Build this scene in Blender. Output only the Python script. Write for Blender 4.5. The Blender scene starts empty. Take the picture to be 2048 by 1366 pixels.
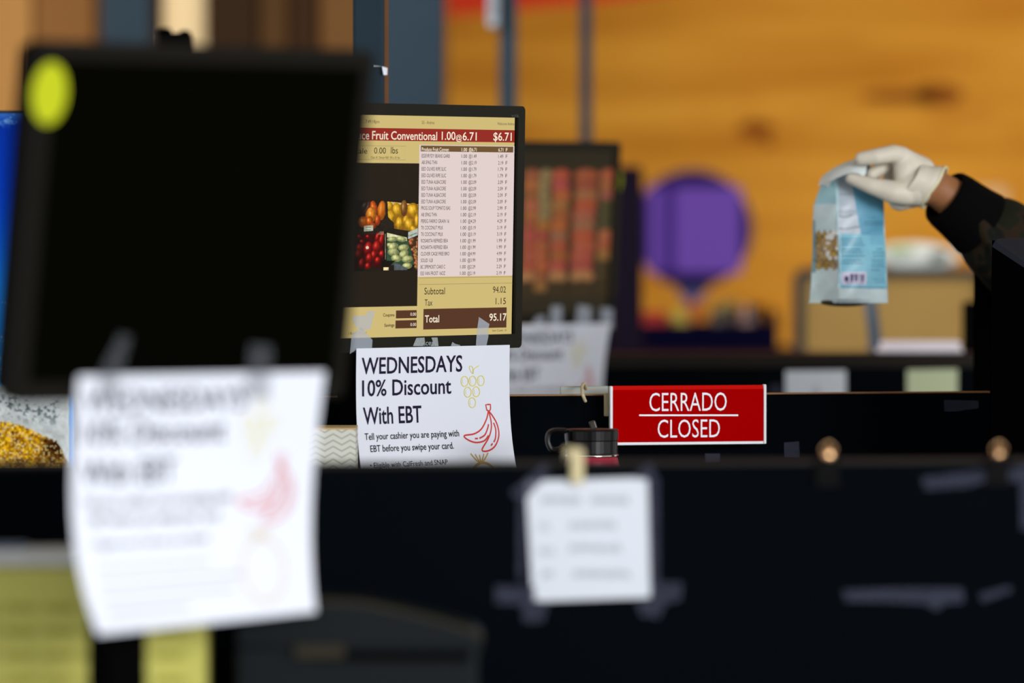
import bpy, bmesh, math, random
import numpy as np
from mathutils import Vector, Matrix
from math import sin, cos, pi, radians as RAD
random.seed(7); RNG = np.random.RandomState(7)
S = bpy.context.scene
COL = S.collection

# ------------------------------------------------------------------ camera, world, lights
LENS = 200.0
F = 2048 / 36.0 * LENS                    # focal length in pixels
EYE = Vector((0, 0, 1.45)); PITCH = math.atan((683 - 459) / F)
cam = bpy.data.cameras.new('camera'); cam.lens = LENS; cam.sensor_width = 36; cam.clip_end = 100; cam.clip_start = .1
cam.dof.use_dof = True; cam.dof.focus_distance = 7.25; cam.dof.aperture_fstop = 3.5
co = bpy.data.objects.new('camera', cam); COL.objects.link(co)
co.location = EYE; co.rotation_euler = (pi / 2 - PITCH, 0, 0); S.camera = co
w = bpy.data.worlds.new('world'); S.world = w; w.use_nodes = True
w.node_tree.nodes['Background'].inputs[0].default_value = (0.93, 0.96, 1.0, 1)
w.node_tree.nodes['Background'].inputs[1].default_value = 1.22
S.view_settings.view_transform = 'Standard'; S.view_settings.look = 'None'
S.view_settings.exposure = 0.0; S.view_settings.gamma = 1.0

def area(name, loc, target, sx, sy, power, col=(1, 1, 1)):
    l = bpy.data.lights.new(name, 'AREA'); l.shape = 'RECTANGLE'; l.size = sx; l.size_y = sy; l.energy = power; l.color = col
    o = bpy.data.objects.new(name, l); COL.objects.link(o); o.location = loc
    o.rotation_euler = (Vector(target) - Vector(loc)).to_track_quat('-Z', 'Y').to_euler()
area('storefront_daylight', (7.5, -6.0, 3.6), (0.0, 7, 1.2), 7, 3.4, 1350, (0.97, 0.98, 1.0))
area('back_wall_fill', (-2.5, 10.0, 3.45), (1.2, 17, 1.5), 4, 1.5, 250, (1, 0.93, 0.92))  # added lamps under the ceiling, only to brighten the back wall
area('back_wall_fill', (3.5, 11.0, 3.45), (1.8, 17, 1.4), 3, 1.5, 115, (1, 0.97, 0.92))

# ------------------------------------------------------------------ pixel helper (camera basis)
cR = Vector((1, 0, 0)); cU = Vector((0, sin(PITCH), cos(PITCH))); cF = Vector((0, cos(PITCH), -sin(PITCH)))
def P(px, py, d): return EYE + cF * d + cR * ((px - 1024) * d / F) + cU * ((683 - py) * d / F)
def ray(px, py): return cF + cR * ((px - 1024) / F) + cU * ((683 - py) / F)

# ------------------------------------------------------------------ materials
MATS = {}
def mat(name, col, rough=0.6, spec=0.5, metal=0.0, emit=0.0, alpha=1.0, vary=0.0, vscale=20.0, bump=0.0, coat=0.0):
    if name in MATS: return MATS[name]
    m = bpy.data.materials.new(name); m.use_nodes = True; nt = m.node_tree; b = nt.nodes['Principled BSDF']
    b.inputs['Base Color'].default_value = (*col, 1); b.inputs['Roughness'].default_value = rough
    b.inputs['Specular IOR Level'].default_value = spec; b.inputs['Metallic'].default_value = metal
    b.inputs['Coat Weight'].default_value = coat; b.inputs['Alpha'].default_value = alpha
    if emit:
        b.inputs['Emission Color'].default_value = (*col, 1); b.inputs['Emission Strength'].default_value = emit
        b.inputs['Base Color'].default_value = (0, 0, 0, 1); b.inputs['Specular IOR Level'].default_value = 0.05
    if vary or bump:
        tc = nt.nodes.new('ShaderNodeTexCoord'); n = nt.nodes.new('ShaderNodeTexNoise'); n.inputs['Scale'].default_value = vscale
        n.inputs['Detail'].default_value = 5
        nt.links.new(tc.outputs['Object'], n.inputs['Vector'])
        if vary:
            mx = nt.nodes.new('ShaderNodeMix'); mx.data_type = 'RGBA'
            mx.inputs['A'].default_value = (*[c * (1 - vary) for c in col], 1); mx.inputs['B'].default_value = (*[min(1, c * (1 + vary)) for c in col], 1)
            nt.links.new(n.outputs['Fac'], mx.inputs['Factor']); nt.links.new(mx.outputs['Result'], b.inputs['Base Color'])
        if bump:
            bp = nt.nodes.new('ShaderNodeBump'); bp.inputs['Strength'].default_value = bump; bp.inputs['Distance'].default_value = .002
            nt.links.new(n.outputs['Fac'], bp.inputs['Height']); nt.links.new(bp.outputs['Normal'], b.inputs['Normal'])
    MATS[name] = m; return m
def vmat(name, emit=0.0, rough=0.5, spec=0.4):
    if name in MATS: return MATS[name]
    m = bpy.data.materials.new(name); m.use_nodes = True; nt = m.node_tree; b = nt.nodes['Principled BSDF']
    a = nt.nodes.new('ShaderNodeAttribute'); a.attribute_name = 'Col'
    b.inputs['Roughness'].default_value = rough; b.inputs['Specular IOR Level'].default_value = spec
    if emit:
        b.inputs['Base Color'].default_value = (0, 0, 0, 1); b.inputs['Specular IOR Level'].default_value = 0.05
        nt.links.new(a.outputs['Color'], b.inputs['Emission Color']); b.inputs['Emission Strength'].default_value = emit
    else: nt.links.new(a.outputs['Color'], b.inputs['Base Color'])
    MATS[name] = m; return m
def s2l(r, g, b):
    f = lambda c: (c / 255 / 12.92) if c / 255 <= .04045 else ((c / 255 + .055) / 1.055) ** 2.4
    return (f(r), f(g), f(b))

BLACKP = mat('black_laminate', (0.0021, 0.0032, 0.0046), .6, 0.0, vary=.3, vscale=3)
BLACK = mat('black_plastic', (0.0022, 0.0022, 0.0023), .6, 0.0)
BEZEL = mat('bezel_plastic', (0.010, 0.0092, 0.007), .5, .02, vary=.1, vscale=300)
DEVICE = mat('slate_plastic', (0.0045, 0.007, 0.0085), .5, .12)
OFFSCR = mat('unlit_screen', (0.0016, 0.0016, 0.0008), .5, 0.0)
PAPER = mat('white_paper', (0.82, 0.85, 0.93), .85, .1)
PAPERC = mat('creamy_white', (0.75, 0.78, 0.74), .7, .2)
INK = mat('navy_ink', (0.018, 0.014, 0.04), .8, .1)
INKB = mat('black_ink', (0.01, 0.01, 0.012), .8, .1)
INKG = mat('faded_ink', (0.5, 0.5, 0.56), .8, .1)
YINK = mat('yellow_ink', (0.78, 0.70, 0.18), .8, .1)
RINK = mat('red_ink', (0.68, 0.07, 0.06), .8, .1)
TINK = mat('tan_ink', (0.6, 0.38, 0.1), .8, .1)
STEEL = mat('blue_grey_steel', (0.021, 0.038, 0.052), .6, .06, vary=.15, vscale=4)
GLOVE = mat('latex_glove', (0.72, 0.66, 0.54), .5, .35, vary=.12, vscale=40, bump=.5)
SKIN = mat('brown_skin', (0.34, 0.14, 0.055), .55, .35, vary=.15, vscale=60)
TAPE = mat('clear_tape', (0.55, 0.6, 0.68), .35, .5, alpha=.42)
TAPED = mat('old_tape', (0.050, 0.055, 0.085), .5, .05, alpha=.42, vary=.4, vscale=60)

# ------------------------------------------------------------------ mesh builder
class Frame:
    def __init__(s, o=(0, 0, 0), R=None): s.o = Vector(o); s.R = R or Matrix.Identity(3)
    def w(s, p): return s.o + s.R @ Vector(p)
    def hit(s, px, py, y=0.0):                       # point (x, z) where the sight line meets the local plane y
        n = s.R @ Vector((0, 1, 0)); o = s.w((0, y, 0)); r = ray(px, py)
        t = (o - EYE).dot(n) / r.dot(n); q = s.R.transposed() @ (EYE + r * t - s.o); return q.x, q.z
def euler_frame(o, yaw, tilt=0, roll=0):
    return Frame(o, Matrix.Rotation(RAD(yaw), 3, 'Z') @ Matrix.Rotation(RAD(tilt), 3, 'X') @ Matrix.Rotation(RAD(roll), 3, 'Y'))
WORLD = Frame()
ORIG = {}
class MB:
    def __init__(s, fr=WORLD): s.v = []; s.f = []; s.fr = fr; s.col = None
    def add(s, vs, fs):
        n = len(s.v); s.v += [s.fr.w(p) for p in vs]; s.f += [tuple(i + n for i in f) for f in fs]; return s
    def box(s, c, sz, bev=0.0, seg=2, R=None):
        bm = bmesh.new(); bmesh.ops.create_cube(bm, size=1)
        for v in bm.verts: v.co = Vector((v.co.x * sz[0], v.co.y * sz[1], v.co.z * sz[2]))
        if bev: bmesh.ops.bevel(bm, geom=bm.edges[:], offset=bev, segments=seg, profile=.5, affect='EDGES')
        bm.verts.index_update(); c = Vector(c)
        s.add([c + (R @ v.co if R else v.co) for v in bm.verts], [[v.index for v in f.verts] for f in bm.faces]); bm.free(); return s
    def span(s, x0, x1, y0, y1, z0, z1, bev=0.0, seg=2):
        return s.box(((x0 + x1) / 2, (y0 + y1) / 2, (z0 + z1) / 2), (x1 - x0, y1 - y0, z1 - z0), bev, seg)
    def tube(s, pts, r, seg=10, cap=True):
        pts = [Vector(p) for p in pts]; n = len(pts); rs = r if hasattr(r, '__len__') else [r] * n; vs = []; fs = []; up = None
        for i, p in enumerate(pts):
            t = (pts[min(i + 1, n - 1)] - pts[max(i - 1, 0)]).normalized()
            if up is None: up = Vector((0, 0, 1)) if abs(t.z) < .9 else Vector((1, 0, 0))
            a = t.cross(up).normalized(); b = a.cross(t).normalized(); up = b
            for k in range(seg): th = 2 * pi * k / seg; vs.append(p + (a * cos(th) + b * sin(th)) * rs[i])
        for i in range(n - 1):
            for k in range(seg): k2 = (k + 1) % seg; fs.append((i * seg + k, i * seg + k2, (i + 1) * seg + k2, (i + 1) * seg + k))
        if cap: fs += [tuple(range(seg))[::-1], tuple((n - 1) * seg + k for k in range(seg))]
        return s.add(vs, fs)
    def lathe(s, c, prof, seg=32):
        c = Vector(c); vs = []; fs = []
        for r, z in prof:
            for k in range(seg): th = 2 * pi * k / seg; vs.append(c + Vector((r * cos(th), r * sin(th), z)))
        n = len(prof)
        for i in range(n - 1):
            for k in range(seg): k2 = (k + 1) % seg; fs.append((i * seg + k, i * seg + k2, (i + 1) * seg + k2, (i + 1) * seg + k))
        fs += [tuple(range(seg))[::-1], tuple((n - 1) * seg + k for k in range(seg))]
        return s.add(vs, fs)
    def prism(s, pts, d):                            # closed 3-D outline, extruded by vector d
        pts = [Vector(p) for p in pts]; n = len(pts); d = Vector(d)
        s.add(pts + [p + d for p in pts], [tuple(range(n)), tuple(range(n, 2 * n))[::-1]] + [(i, i + n, (i + 1) % n + n, (i + 1) % n) for i in range(n)]); return s
    def ring(s, outer, inner, y0, y1):               # frame between two outlines of equal count (x, z)
        n = len(outer); V = []
        for y in (y0, y1):
            V += [(x, y, z) for x, z in outer] + [(x, y, z) for x, z in inner]
        fs = []
        for i in range(n):
            j = (i + 1) % n
            fs += [(i, j, n + j, n + i), (2 * n + i, 3 * n + i, 3 * n + j, 2 * n + j), (i, 2 * n + i, 2 * n + j, j), (n + i, n + j, 3 * n + j, 3 * n + i)]
        return s.add(V, fs)
    def capsule(s, a, b, ra, rb, seg=16, hs=5):
        a = Vector(a); b = Vector(b); t = (b - a).normalized(); pts = []; rs = []
        for i in range(hs + 1):
            th = pi / 2 * (1 - i / hs); pts.append(a - t * ra * sin(th)); rs.append(max(1e-5, ra * cos(th)))
        for i in range(hs + 1):
            th = pi / 2 * i / hs; pts.append(b + t * rb * sin(th)); rs.append(max(1e-5, rb * cos(th)))
        up = Vector((0, 0, 1)) if abs(t.z) < .9 else Vector((1, 0, 0)); u = t.cross(up).normalized(); v = u.cross(t)
        vs = []; n = len(pts)
        for p, r in zip(pts, rs): vs += [p + (u * cos(2 * pi * k / seg) + v * sin(2 * pi * k / seg)) * r for k in range(seg)]
        fs = [(i * seg + k, i * seg + (k + 1) % seg, (i + 1) * seg + (k + 1) % seg, (i + 1) * seg + k) for i in range(n - 1) for k in range(seg)]
        fs += [tuple(range(seg))[::-1], tuple((n - 1) * seg + k for k in range(seg))]
        return s.add(vs, fs)
    def chain(s, pts, rs):
        for i in range(len(pts) - 1): s.capsule(pts[i], pts[i + 1], rs[i], rs[i + 1])
        return s
    def grid(s, fn, nu, nv, col=None):
        vs = [fn(i / nu, j / nv) for j in range(nv + 1) for i in range(nu + 1)]; W = nu + 1
        s.add(vs, [(j * W + i, j * W + i + 1, (j + 1) * W + i + 1, (j + 1) * W + i) for j in range(nv) for i in range(nu)])
        if col is not None: s.col = np.asarray(col, dtype=np.float32)
        return s
    def ball(s, c, r, seg=20):
        rx, ry, rz = (r if hasattr(r, '__len__') else (r, r, r)); c = Vector(c)
        n = seg // 2; vs = []
        for i in range(n + 1):
            th = pi * i / n
            for k in range(seg): ph = 2 * pi * k / seg; vs.append(c + Vector((rx * max(sin(th), 1e-3) * cos(ph), ry * max(sin(th), 1e-3) * sin(ph), rz * cos(th))))
        return s.add(vs, [(i * seg + k, i * seg + (k + 1) % seg, (i + 1) * seg + (k + 1) % seg, (i + 1) * seg + k) for i in range(n) for k in range(seg)])
    def build(s, name, m, parent=None, smooth=False, remesh=0, sm=0):
        if parent is not None: o0 = ORIG[parent.name]
        else:
            a = np.array([tuple(v) for v in s.v]); o0 = Vector(((a[:, 0].min() + a[:, 0].max()) / 2, (a[:, 1].min() + a[:, 1].max()) / 2, a[:, 2].min()))
        me = bpy.data.meshes.new(name); me.from_pydata([tuple(v - o0) for v in s.v], [], s.f)
        bm = bmesh.new(); bm.from_mesh(me)
        if s.col is None: bmesh.ops.recalc_face_normals(bm, faces=bm.faces[:])
        bm.to_mesh(me); bm.free()
        if remesh:
            t = bpy.data.objects.new('tmp', me); COL.objects.link(t)
            r = t.modifiers.new('r', 'REMESH'); r.mode = 'VOXEL'; r.voxel_size = remesh
            if sm: k = t.modifiers.new('s', 'SMOOTH'); k.factor = .5; k.iterations = sm
            me2 = bpy.data.meshes.new_from_object(t.evaluated_get(bpy.context.evaluated_depsgraph_get()))
            bpy.data.objects.remove(t); me = me2; me.name = name; smooth = True
        if s.col is not None:
            at = me.color_attributes.new('Col', 'FLOAT_COLOR', 'POINT'); c = np.ones((len(me.vertices), 4), np.float32); c[:, :3] = s.col.reshape(-1, 3)
            at.data.foreach_set('color', c.ravel())
        if smooth: me.polygons.foreach_set('use_smooth', [True] * len(me.polygons))
        me.materials.clear(); me.materials.append(m)
        o = bpy.data.objects.new(name, me); COL.objects.link(o)
        if parent is not None: o.parent = parent
        else: o.location = o0
        ORIG[o.name] = o0; return o
def tag(o, label=None, cat=None, group=None, kind=None):
    if label: o['label'] = label
    if cat: o['category'] = cat
    if group: o['group'] = group
    if kind: o['kind'] = kind
    return o
def thing(name, loc, label, cat, group=None):
    o = bpy.data.objects.new(name, None); COL.objects.link(o); o.location = loc; o.empty_display_size = .05
    ORIG[o.name] = Vector(loc); return tag(o, label, cat, group)
def rrect(x0, x1, z0, z1, r, n=4):
    out = []
    for cx, cz, a in ((x1 - r, z1 - r, 0), (x0 + r, z1 - r, 90), (x0 + r, z0 + r, 180), (x1 - r, z0 + r, 270)):
        for i in range(n + 1): th = RAD(a + 90 * i / n); out.append((cx + r * cos(th), cz + r * sin(th)))
    return out

# ------------------------------------------------------------------ lettering
_tc = {}
def glyphs(s, bold=0.0):
    k = (s, bold)
    if k in _tc: return _tc[k]
    c = bpy.data.curves.new('t', 'FONT'); c.body = s; c.offset = bold; c.resolution_u = 3; c.fill_mode = 'FRONT'
    o = bpy.data.objects.new('t', c); COL.objects.link(o)
    me = bpy.data.meshes.new_from_object(o.evaluated_get(bpy.context.evaluated_depsgraph_get()))
    v = np.array([tuple(x.co)[:2] for x in me.vertices]); f = [tuple(p.vertices) for p in me.polygons]
    bpy.data.objects.remove(o); bpy.data.curves.remove(c); _tc[k] = (v, f); return v, f
CAP = None
def lettering(mb, s, x0, x1, z, cap, put, bold=0.0, split=0.0):
    """letters from x0 to x1 on base line z with capital height cap; put(x, z) gives the 3-D point"""
    global CAP
    if CAP is None: CAP = glyphs('H')[0][:, 1].max()
    v, f = glyphs(s, bold); a, b = v[:, 0].min(), v[:, 0].max(); sx = (x1 - x0) / (b - a); sz = cap / CAP
    mb.add([put(x0 + (x - a) * sx, z + y * sz) for x, y in v], f)
def stroke(mb, pts, wdt, put):
    """flat line of width wdt along 2-D points"""
    n = len(pts); L = []
    for i in range(n):
        a = pts[max(0, i - 1)]; b = pts[min(n - 1, i + 1)]; dx, dz = b[0] - a[0], b[1] - a[1]; l = math.hypot(dx, dz) or 1
        nx, nz = -dz / l * wdt / 2, dx / l * wdt / 2; L += [put(pts[i][0] + nx, pts[i][1] + nz), put(pts[i][0] - nx, pts[i][1] - nz)]
    mb.add(L, [(2 * i, 2 * i + 1, 2 * i + 3, 2 * i + 2) for i in range(n - 1)])
def smooth_path(pts, n=6, closed=False):
    out = []; m = len(pts); g = lambda i: pts[i % m] if closed else pts[min(max(i, 0), m - 1)]
    for i in range(m if closed else m - 1):
        p0, p1, p2, p3 = g(i - 1), g(i), g(i + 1), g(i + 2)
        for k in range(n):
            t = k / n; out.append(tuple(.5 * ((2 * p1[j]) + (-p0[j] + p2[j]) * t + (2 * p0[j] - 5 * p1[j] + 4 * p2[j] - p3[j]) * t * t + (-p0[j] + 3 * p1[j] - 3 * p2[j] + p3[j]) * t ** 3) for j in range(len(p1))))
    out.append(tuple(g(0)) if closed else tuple(pts[-1])); return out

# ------------------------------------------------------------------ numpy picture helpers (x right, y down)
def vnoise(X, Y, seed=0):
    r = np.random.RandomState(seed); T = r.rand(64, 64); xi = np.floor(X).astype(int); yi = np.floor(Y).astype(int); fx = X - xi; fy = Y - yi
    fx = fx * fx * (3 - 2 * fx); fy = fy * fy * (3 - 2 * fy); g = lambda a, b: T[b % 64, a % 64]
    return (g(xi, yi) * (1 - fx) + g(xi + 1, yi) * fx) * (1 - fy) + (g(xi, yi + 1) * (1 - fx) + g(xi + 1, yi + 1) * fx) * fy
def fbm(X, Y, seed=0, o=4): return sum(vnoise(X * 2 ** i, Y * 2 ** i, seed + i) / 2 ** i for i in range(o)) / sum(1 / 2 ** i for i in range(o))
def lin(a): a = np.clip(a, 0, 255) / 255.; return np.where(a <= .04045, a / 12.92, ((a + .055) / 1.055) ** 2.4)
def mixc(img, mask, c): c = np.array(c, float); img += (c - img) * mask[..., None]
def sst(a, b, x): t = np.clip((x - a) / (b - a), 0, 1); return t * t * (3 - 2 * t)

# ================================================================== SETTING
def struct(name, mb, m): return tag(mb.build(name, m), kind='structure')
struct('floor', MB().span(-8, 8, -2, 17.4, -.1, 0), mat('grey_concrete', (.16, .15, .14), .5, .3, vary=.2, vscale=2))
struct('ceiling', MB().span(-8, 8, 2.2, 17.4, 3.8, 3.95), mat('warm_ceiling', (.5, .42, .33), .8, .1, vary=.1, vscale=3))
# wooden plank wall
def wood_wall():
    m = bpy.data.materials.new('orange_wood_planks'); m.use_nodes = True; nt = m.node_tree; b = nt.nodes['Principled BSDF']; N = nt.nodes.new; L = nt.links.new
    b.inputs['Roughness'].default_value = .8; b.inputs['Specular IOR Level'].default_value = 0.02
    tc = N('ShaderNodeTexCoord'); mp = N('ShaderNodeMapping'); mp.inputs['Scale'].default_value = (.9, 1, 7.5); L(tc.outputs['Object'], mp.inputs[0])
    mp.inputs['Rotation'].default_value = (0, RAD(-1.5), 0)
    n1 = N('ShaderNodeTexNoise'); n1.inputs['Scale'].default_value = 1.3; n1.inputs['Detail'].default_value = 5; L(mp.outputs[0], n1.inputs[0])
    r1 = N('ShaderNodeValToRGB'); L(n1.outputs[0], r1.inputs[0]); e = r1.color_ramp.elements
    e[0].position = .3; e[0].color = (.52, .20, .018, 1); e[1].position = .7; e[1].color = (.76, .36, .042, 1)
    mp2 = N('ShaderNodeMapping'); mp2.inputs['Scale'].default_value = (1.1, 1, 3.6); mp2.inputs['Location'].default_value = (.35, 0, .2); L(tc.outputs['Object'], mp2.inputs[0])
    n2 = N('ShaderNodeTexNoise'); n2.inputs['Scale'].default_value = 2.2; n2.inputs['Detail'].default_value = 2; L(mp2.outputs[0], n2.inputs[0])
    r2 = N('ShaderNodeValToRGB'); L(n2.outputs[0], r2.inputs[0]); r2.color_ramp.elements[0].position = .60; r2.color_ramp.elements[1].position = .76
    mx = N('ShaderNodeMix'); mx.data_type = 'RGBA'; mx.inputs['B'].default_value = (.44, .13, .012, 1); L(r1.outputs[0], mx.inputs['A'])
    ml = N('ShaderNodeMath'); ml.operation = 'MULTIPLY'; ml.inputs[1].default_value = .6; L(r2.outputs[0], ml.inputs[0]); L(ml.outputs[0], mx.inputs['Factor'])
    L(mx.outputs['Result'], b.inputs['Base Color']); return m
WX = P(880, 0, 17).x
struct('wall_back', MB().span(WX - .35, 8, 17, 17.2, 0, 3.8), wood_wall())
# the knots that stand out in the planks, and the red painted band above them
knots = MB(); kp = lambda x, z: (x, 16.996, z)
def blot(mb, cx, cy, rx, ry, d=17, put=kp, n=20, top=None):
    c = P(cx, cy, d); a = rx * d / F; b = ry * d / F
    mb.add([put(c.x + a * cos(2 * pi * i / n), c.z + b * sin(2 * pi * i / n)) for i in range(n)], [tuple(range(n))])
for cx, cy, rx, ry in ((1876, 190, 50, 22), (1800, 193, 80, 12), (1512, 258, 34, 18), (1538, 285, 10, 9)): blot(knots, cx, cy, rx, ry)
tag(knots.build('trim_1', mat('dark_knot', (.27, .075, .006), .7, .1)), kind='structure')
a, b_, c_, e_ = P(870, 38, 16.99), P(1215, 2, 16.99), P(1600, -60, 16.99), P(870, -300, 16.99)
struct('trim_2', MB().prism([(a.x, 16.985, a.z), (b_.x, 16.985, b_.z), (c_.x, 16.985, c_.z), (c_.x + 3, 16.985, c_.z + .8), (c_.x + 3, 16.985, 3.79), (a.x, 16.985, 3.79)], (0, .012, 0)), mat('red_orange_paint', (.75, .04, .004), .6, .2))
# brown panelled wall to the left of the orange one: boards of several browns
edges = [(-420, s2l(190, 140, 75)), (70, s2l(172, 118, 58)), (195, s2l(120, 76, 28)), (300, s2l(58, 36, 14)), (322, s2l(235, 205, 150)), (412, s2l(66, 40, 6)), (520, s2l(112, 76, 34)), (582, s2l(78, 46, 12)), (640, s2l(150, 104, 52)), (900, None)]
wl = struct('wall_left', MB().span(-8, WX - .35, 15.3, 15.5, 0, 3.8), mat('brown_board', s2l(140, 95, 45), .7, .15, vary=.12, vscale=2))
for i in range(len(edges) - 1):
    if i == 4: continue
    x0, x1 = P(edges[i][0], 0, 15).x, P(edges[i + 1][0], 0, 15).x
    if i == 0: x0 = -6
    struct('trim_%d' % (i + 3), MB().span(x0, x1 - .008, 15.0, 15.3, 0, 3.78, .004), mat('board_%d' % i, tuple(c * (.8 if i == 0 else .52) for c in edges[i][1]), .65, .15, vary=.12, vscale=2))

# ================================================================== STEEL POSTS
def post(px0, px1, d, dep, label, z0=0, z1=3.8, extra=None):
    x0, x1 = P(px0, 0, d).x, P(px1, 0, d).x
    t = thing('steel_post', ((x0 + x1) / 2, d + dep / 2, 0), label, 'post', 'steel posts standing between the lanes')
    MB().span(x0, x1, d, d + dep, z0 + .012, z1, .004).build('shaft', STEEL, t)
    MB().span(x0 - .03, x1 + .03, d - .03, d + dep + .03, 0, .012).build('base_plate', STEEL, t)
    return t
pf = post(706, 769, 7.62, .05, 'narrow slate blue post with brown seam and scrap of tape beside the lit monitor')
x0, x1 = P(769, 0, 7.62).x, P(776, 0, 7.62).x
MB().span(x0, x1, 7.625, 7.66, .012, 3.8).build('seam_strip', mat('brown_seam', s2l(110, 70, 35), .6, .2, vary=.3, vscale=30), pf)
q0, q1 = P(767, 133, 7.61), P(775, 150, 7.61)
MB().add([(q0.x - .002, 7.612, q0.z), (q1.x, 7.616, q0.z - .002), (q1.x - .0005, 7.616, q1.z), (q0.x, 7.612, q1.z), (q0.x - .014, 7.615, q0.z + .0015), (q0.x - .014, 7.615, q0.z)], [(0, 1, 2, 3), (0, 4, 5)]).build('tape_scrap', PAPER, pf)
post(750, 886, 11.0, .14, 'wide slate blue post behind the narrow seamed one, in front of orange wall')
post(998, 1034, 12.0, .08, 'slate blue post with a pale box high on its left side')
post(1160, 1184, 12.4, .07, 'thinnest slate blue post, in front of plain orange wood right of the boxed post')
post(203, 300, 13.6, .12, 'blurred slate blue post at upper left before the brown boards')
sp = thing('wall_speaker', P(989, 56, 12), 'small pale grey box fixed high on the left side of a steel post', 'box')
bx0, bx1 = P(976, 0, 12).x, P(997, 0, 12).x; zt = P(0, 56, 12).z
MB().span(bx0, bx1, 11.97, 12.07, zt, zt + .22, .008).build('body', mat('pale_grey_box', s2l(150, 165, 175), .5, .3), sp)
MB().span(bx0 + .004, bx1 - .004, 11.965, 11.97, zt + .02, zt + .2).build('grille', mat('grey_grille', s2l(120, 132, 140), .7, .2), sp)
# pale lit column with black device in front
cl = thing('pale_column', (P(367, 0, 14.4).x, 14.45, 0), 'bright cream column between dark brown boards at upper left', 'column')
MB().lathe((P(367, 0, 14.4).x, 14.45, 0), [(.062, 0), (.062, .1), (.055, .12), (.055, 3.6), (.062, 3.62), (.062, 3.8)], 24).build('shaft', mat('cream_paint', (.80, .62, .34), .7, .1), cl, smooth=False)
dv = thing('pole_camera', (P(352, 0, 9.0).x, 9.0, 0), 'black twin lobed device on a thin pole behind the blank monitor', 'camera')
zc = P(0, 78, 9).z; xc = P(352, 0, 9).x
MB().span(xc - .026, xc + .026, 8.97, 9.03, zc - .03, zc + .008, .006).build('housing', BLACK, dv)
MB().ball((xc - .017, 9, zc + .01), (.012, .02, .008)).ball((xc + .014, 9, zc + .006), (.011, .02, .008)).build('lens_hood', BLACK, dv, smooth=True)
MB().tube([(xc, 9, .01), (xc, 9, zc - .028)], .008).build('pole', BLACK, dv)
MB().lathe((xc, 9, 0), [(.12, 0), (.05, .012), (.01, .018)], 20).build('base', BLACK, dv)

# ================================================================== CHECKOUT LANES: partitions and counters
TAN = mat('edge_reflection_tan', s2l(150, 105, 60), .5, .3)  # tan stands in for the wall's reflection along the middle partition's top edge
def partition(d, yaw, px0, px1, label, thick=.02, pxm=1400, edge=TAN, ztop=1.235, band=.0012):
    c = P(pxm, 459, d); fr = euler_frame((c.x, c.y, 0), yaw)
    xa = fr.hit(px0, 459)[0]; xb = fr.hit(px1, 459)[0]
    t = thing('checkout_partition', (c.x, c.y, 0), label, 'partition', 'black partitions between the checkout lanes')
    MB(fr).span(xa, xb, 0, thick, 0.02, ztop - band, .0).build('panel', BLACKP, t)
    MB(fr).span(xa, xb, 0, thick, ztop - band, ztop, .0).build('edge_band', edge, t)
    MB(fr).span(xa + .05, xa + .15, -.04, thick + .04, 0, .02).build('foot', BLACK, t); MB(fr).span(xb - .15, xb - .05, -.04, thick + .04, 0, .02).build('foot', BLACK, t)
    return fr
DKE = mat('dark_edge_band', (.012, .009, .006), .5, .1)
NP = partition(5.42, 9, -500, 2700, 'nearest black partition, with the taped handwritten note', pxm=1024, edge=DKE, band=.004, ztop=1.2285)
MP = partition(7.47, 14, -420, 1984, 'middle black partition, carrying the red closed sign', pxm=1500, band=.0016)
FP = partition(9.85, 0, 700, 1957, 'far black partition with a white and a pale green paper on it', thick=.14, edge=DKE, band=.024)
CT = mat('dark_counter_top', (.006, .007, .008), .5, .1, vary=.2, vscale=8)
def counter(x0, x1, y0, y1, h, label):
    t = thing('checkout_counter', ((x0 + x1) / 2, (y0 + y1) / 2, 0), label, 'counter', 'checkout counters')
    MB().span(x0, x1, y0, y1, h - .04, h, .004).build('worktop', CT, t)
    MB().span(x0 + .03, x1 - .03, y0 + .05, y1 - .03, .08, h - .04).build('cabinet', BLACKP, t)
    MB().span(x0 + .06, x1 - .06, y0 + .09, y1 - .06, 0, .08).build('plinth', BLACK, t)
counter(-.75, .35, 4.35, 5.18, .95, 'counter in front of the nearest partition, under the blank monitor')
counter(-.85, .82, 6.62, 7.18, .95, 'counter in front of the middle partition, under the lit monitor')
counter(-.3, .95, 8.9, 9.78, .95, 'counter in front of the far partition, under the produce picture monitor')
ZB = P(0, 702, 14.0).z
tb = thing('display_table', (.55, 13.6, 0), 'long dark table behind the far partition, holding a navy bin', 'table')
MB().span(-.45, 1.6, 12.6, 14.6, ZB - .05, ZB, .005).build('tabletop', mat('dark_slate_top', (.004, .006, .008), .6, .06), tb)
MB().span(-.43, 1.58, 12.62, 14.58, .12, ZB - .05).build('skirt', BLACKP, tb)
for lx in (-.38, 1.5):
    for ly in (12.7, 14.5): MB().span(lx - .03, lx + .03, ly - .03, ly + .03, 0, .12).build('leg', BLACK, tb)

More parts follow.
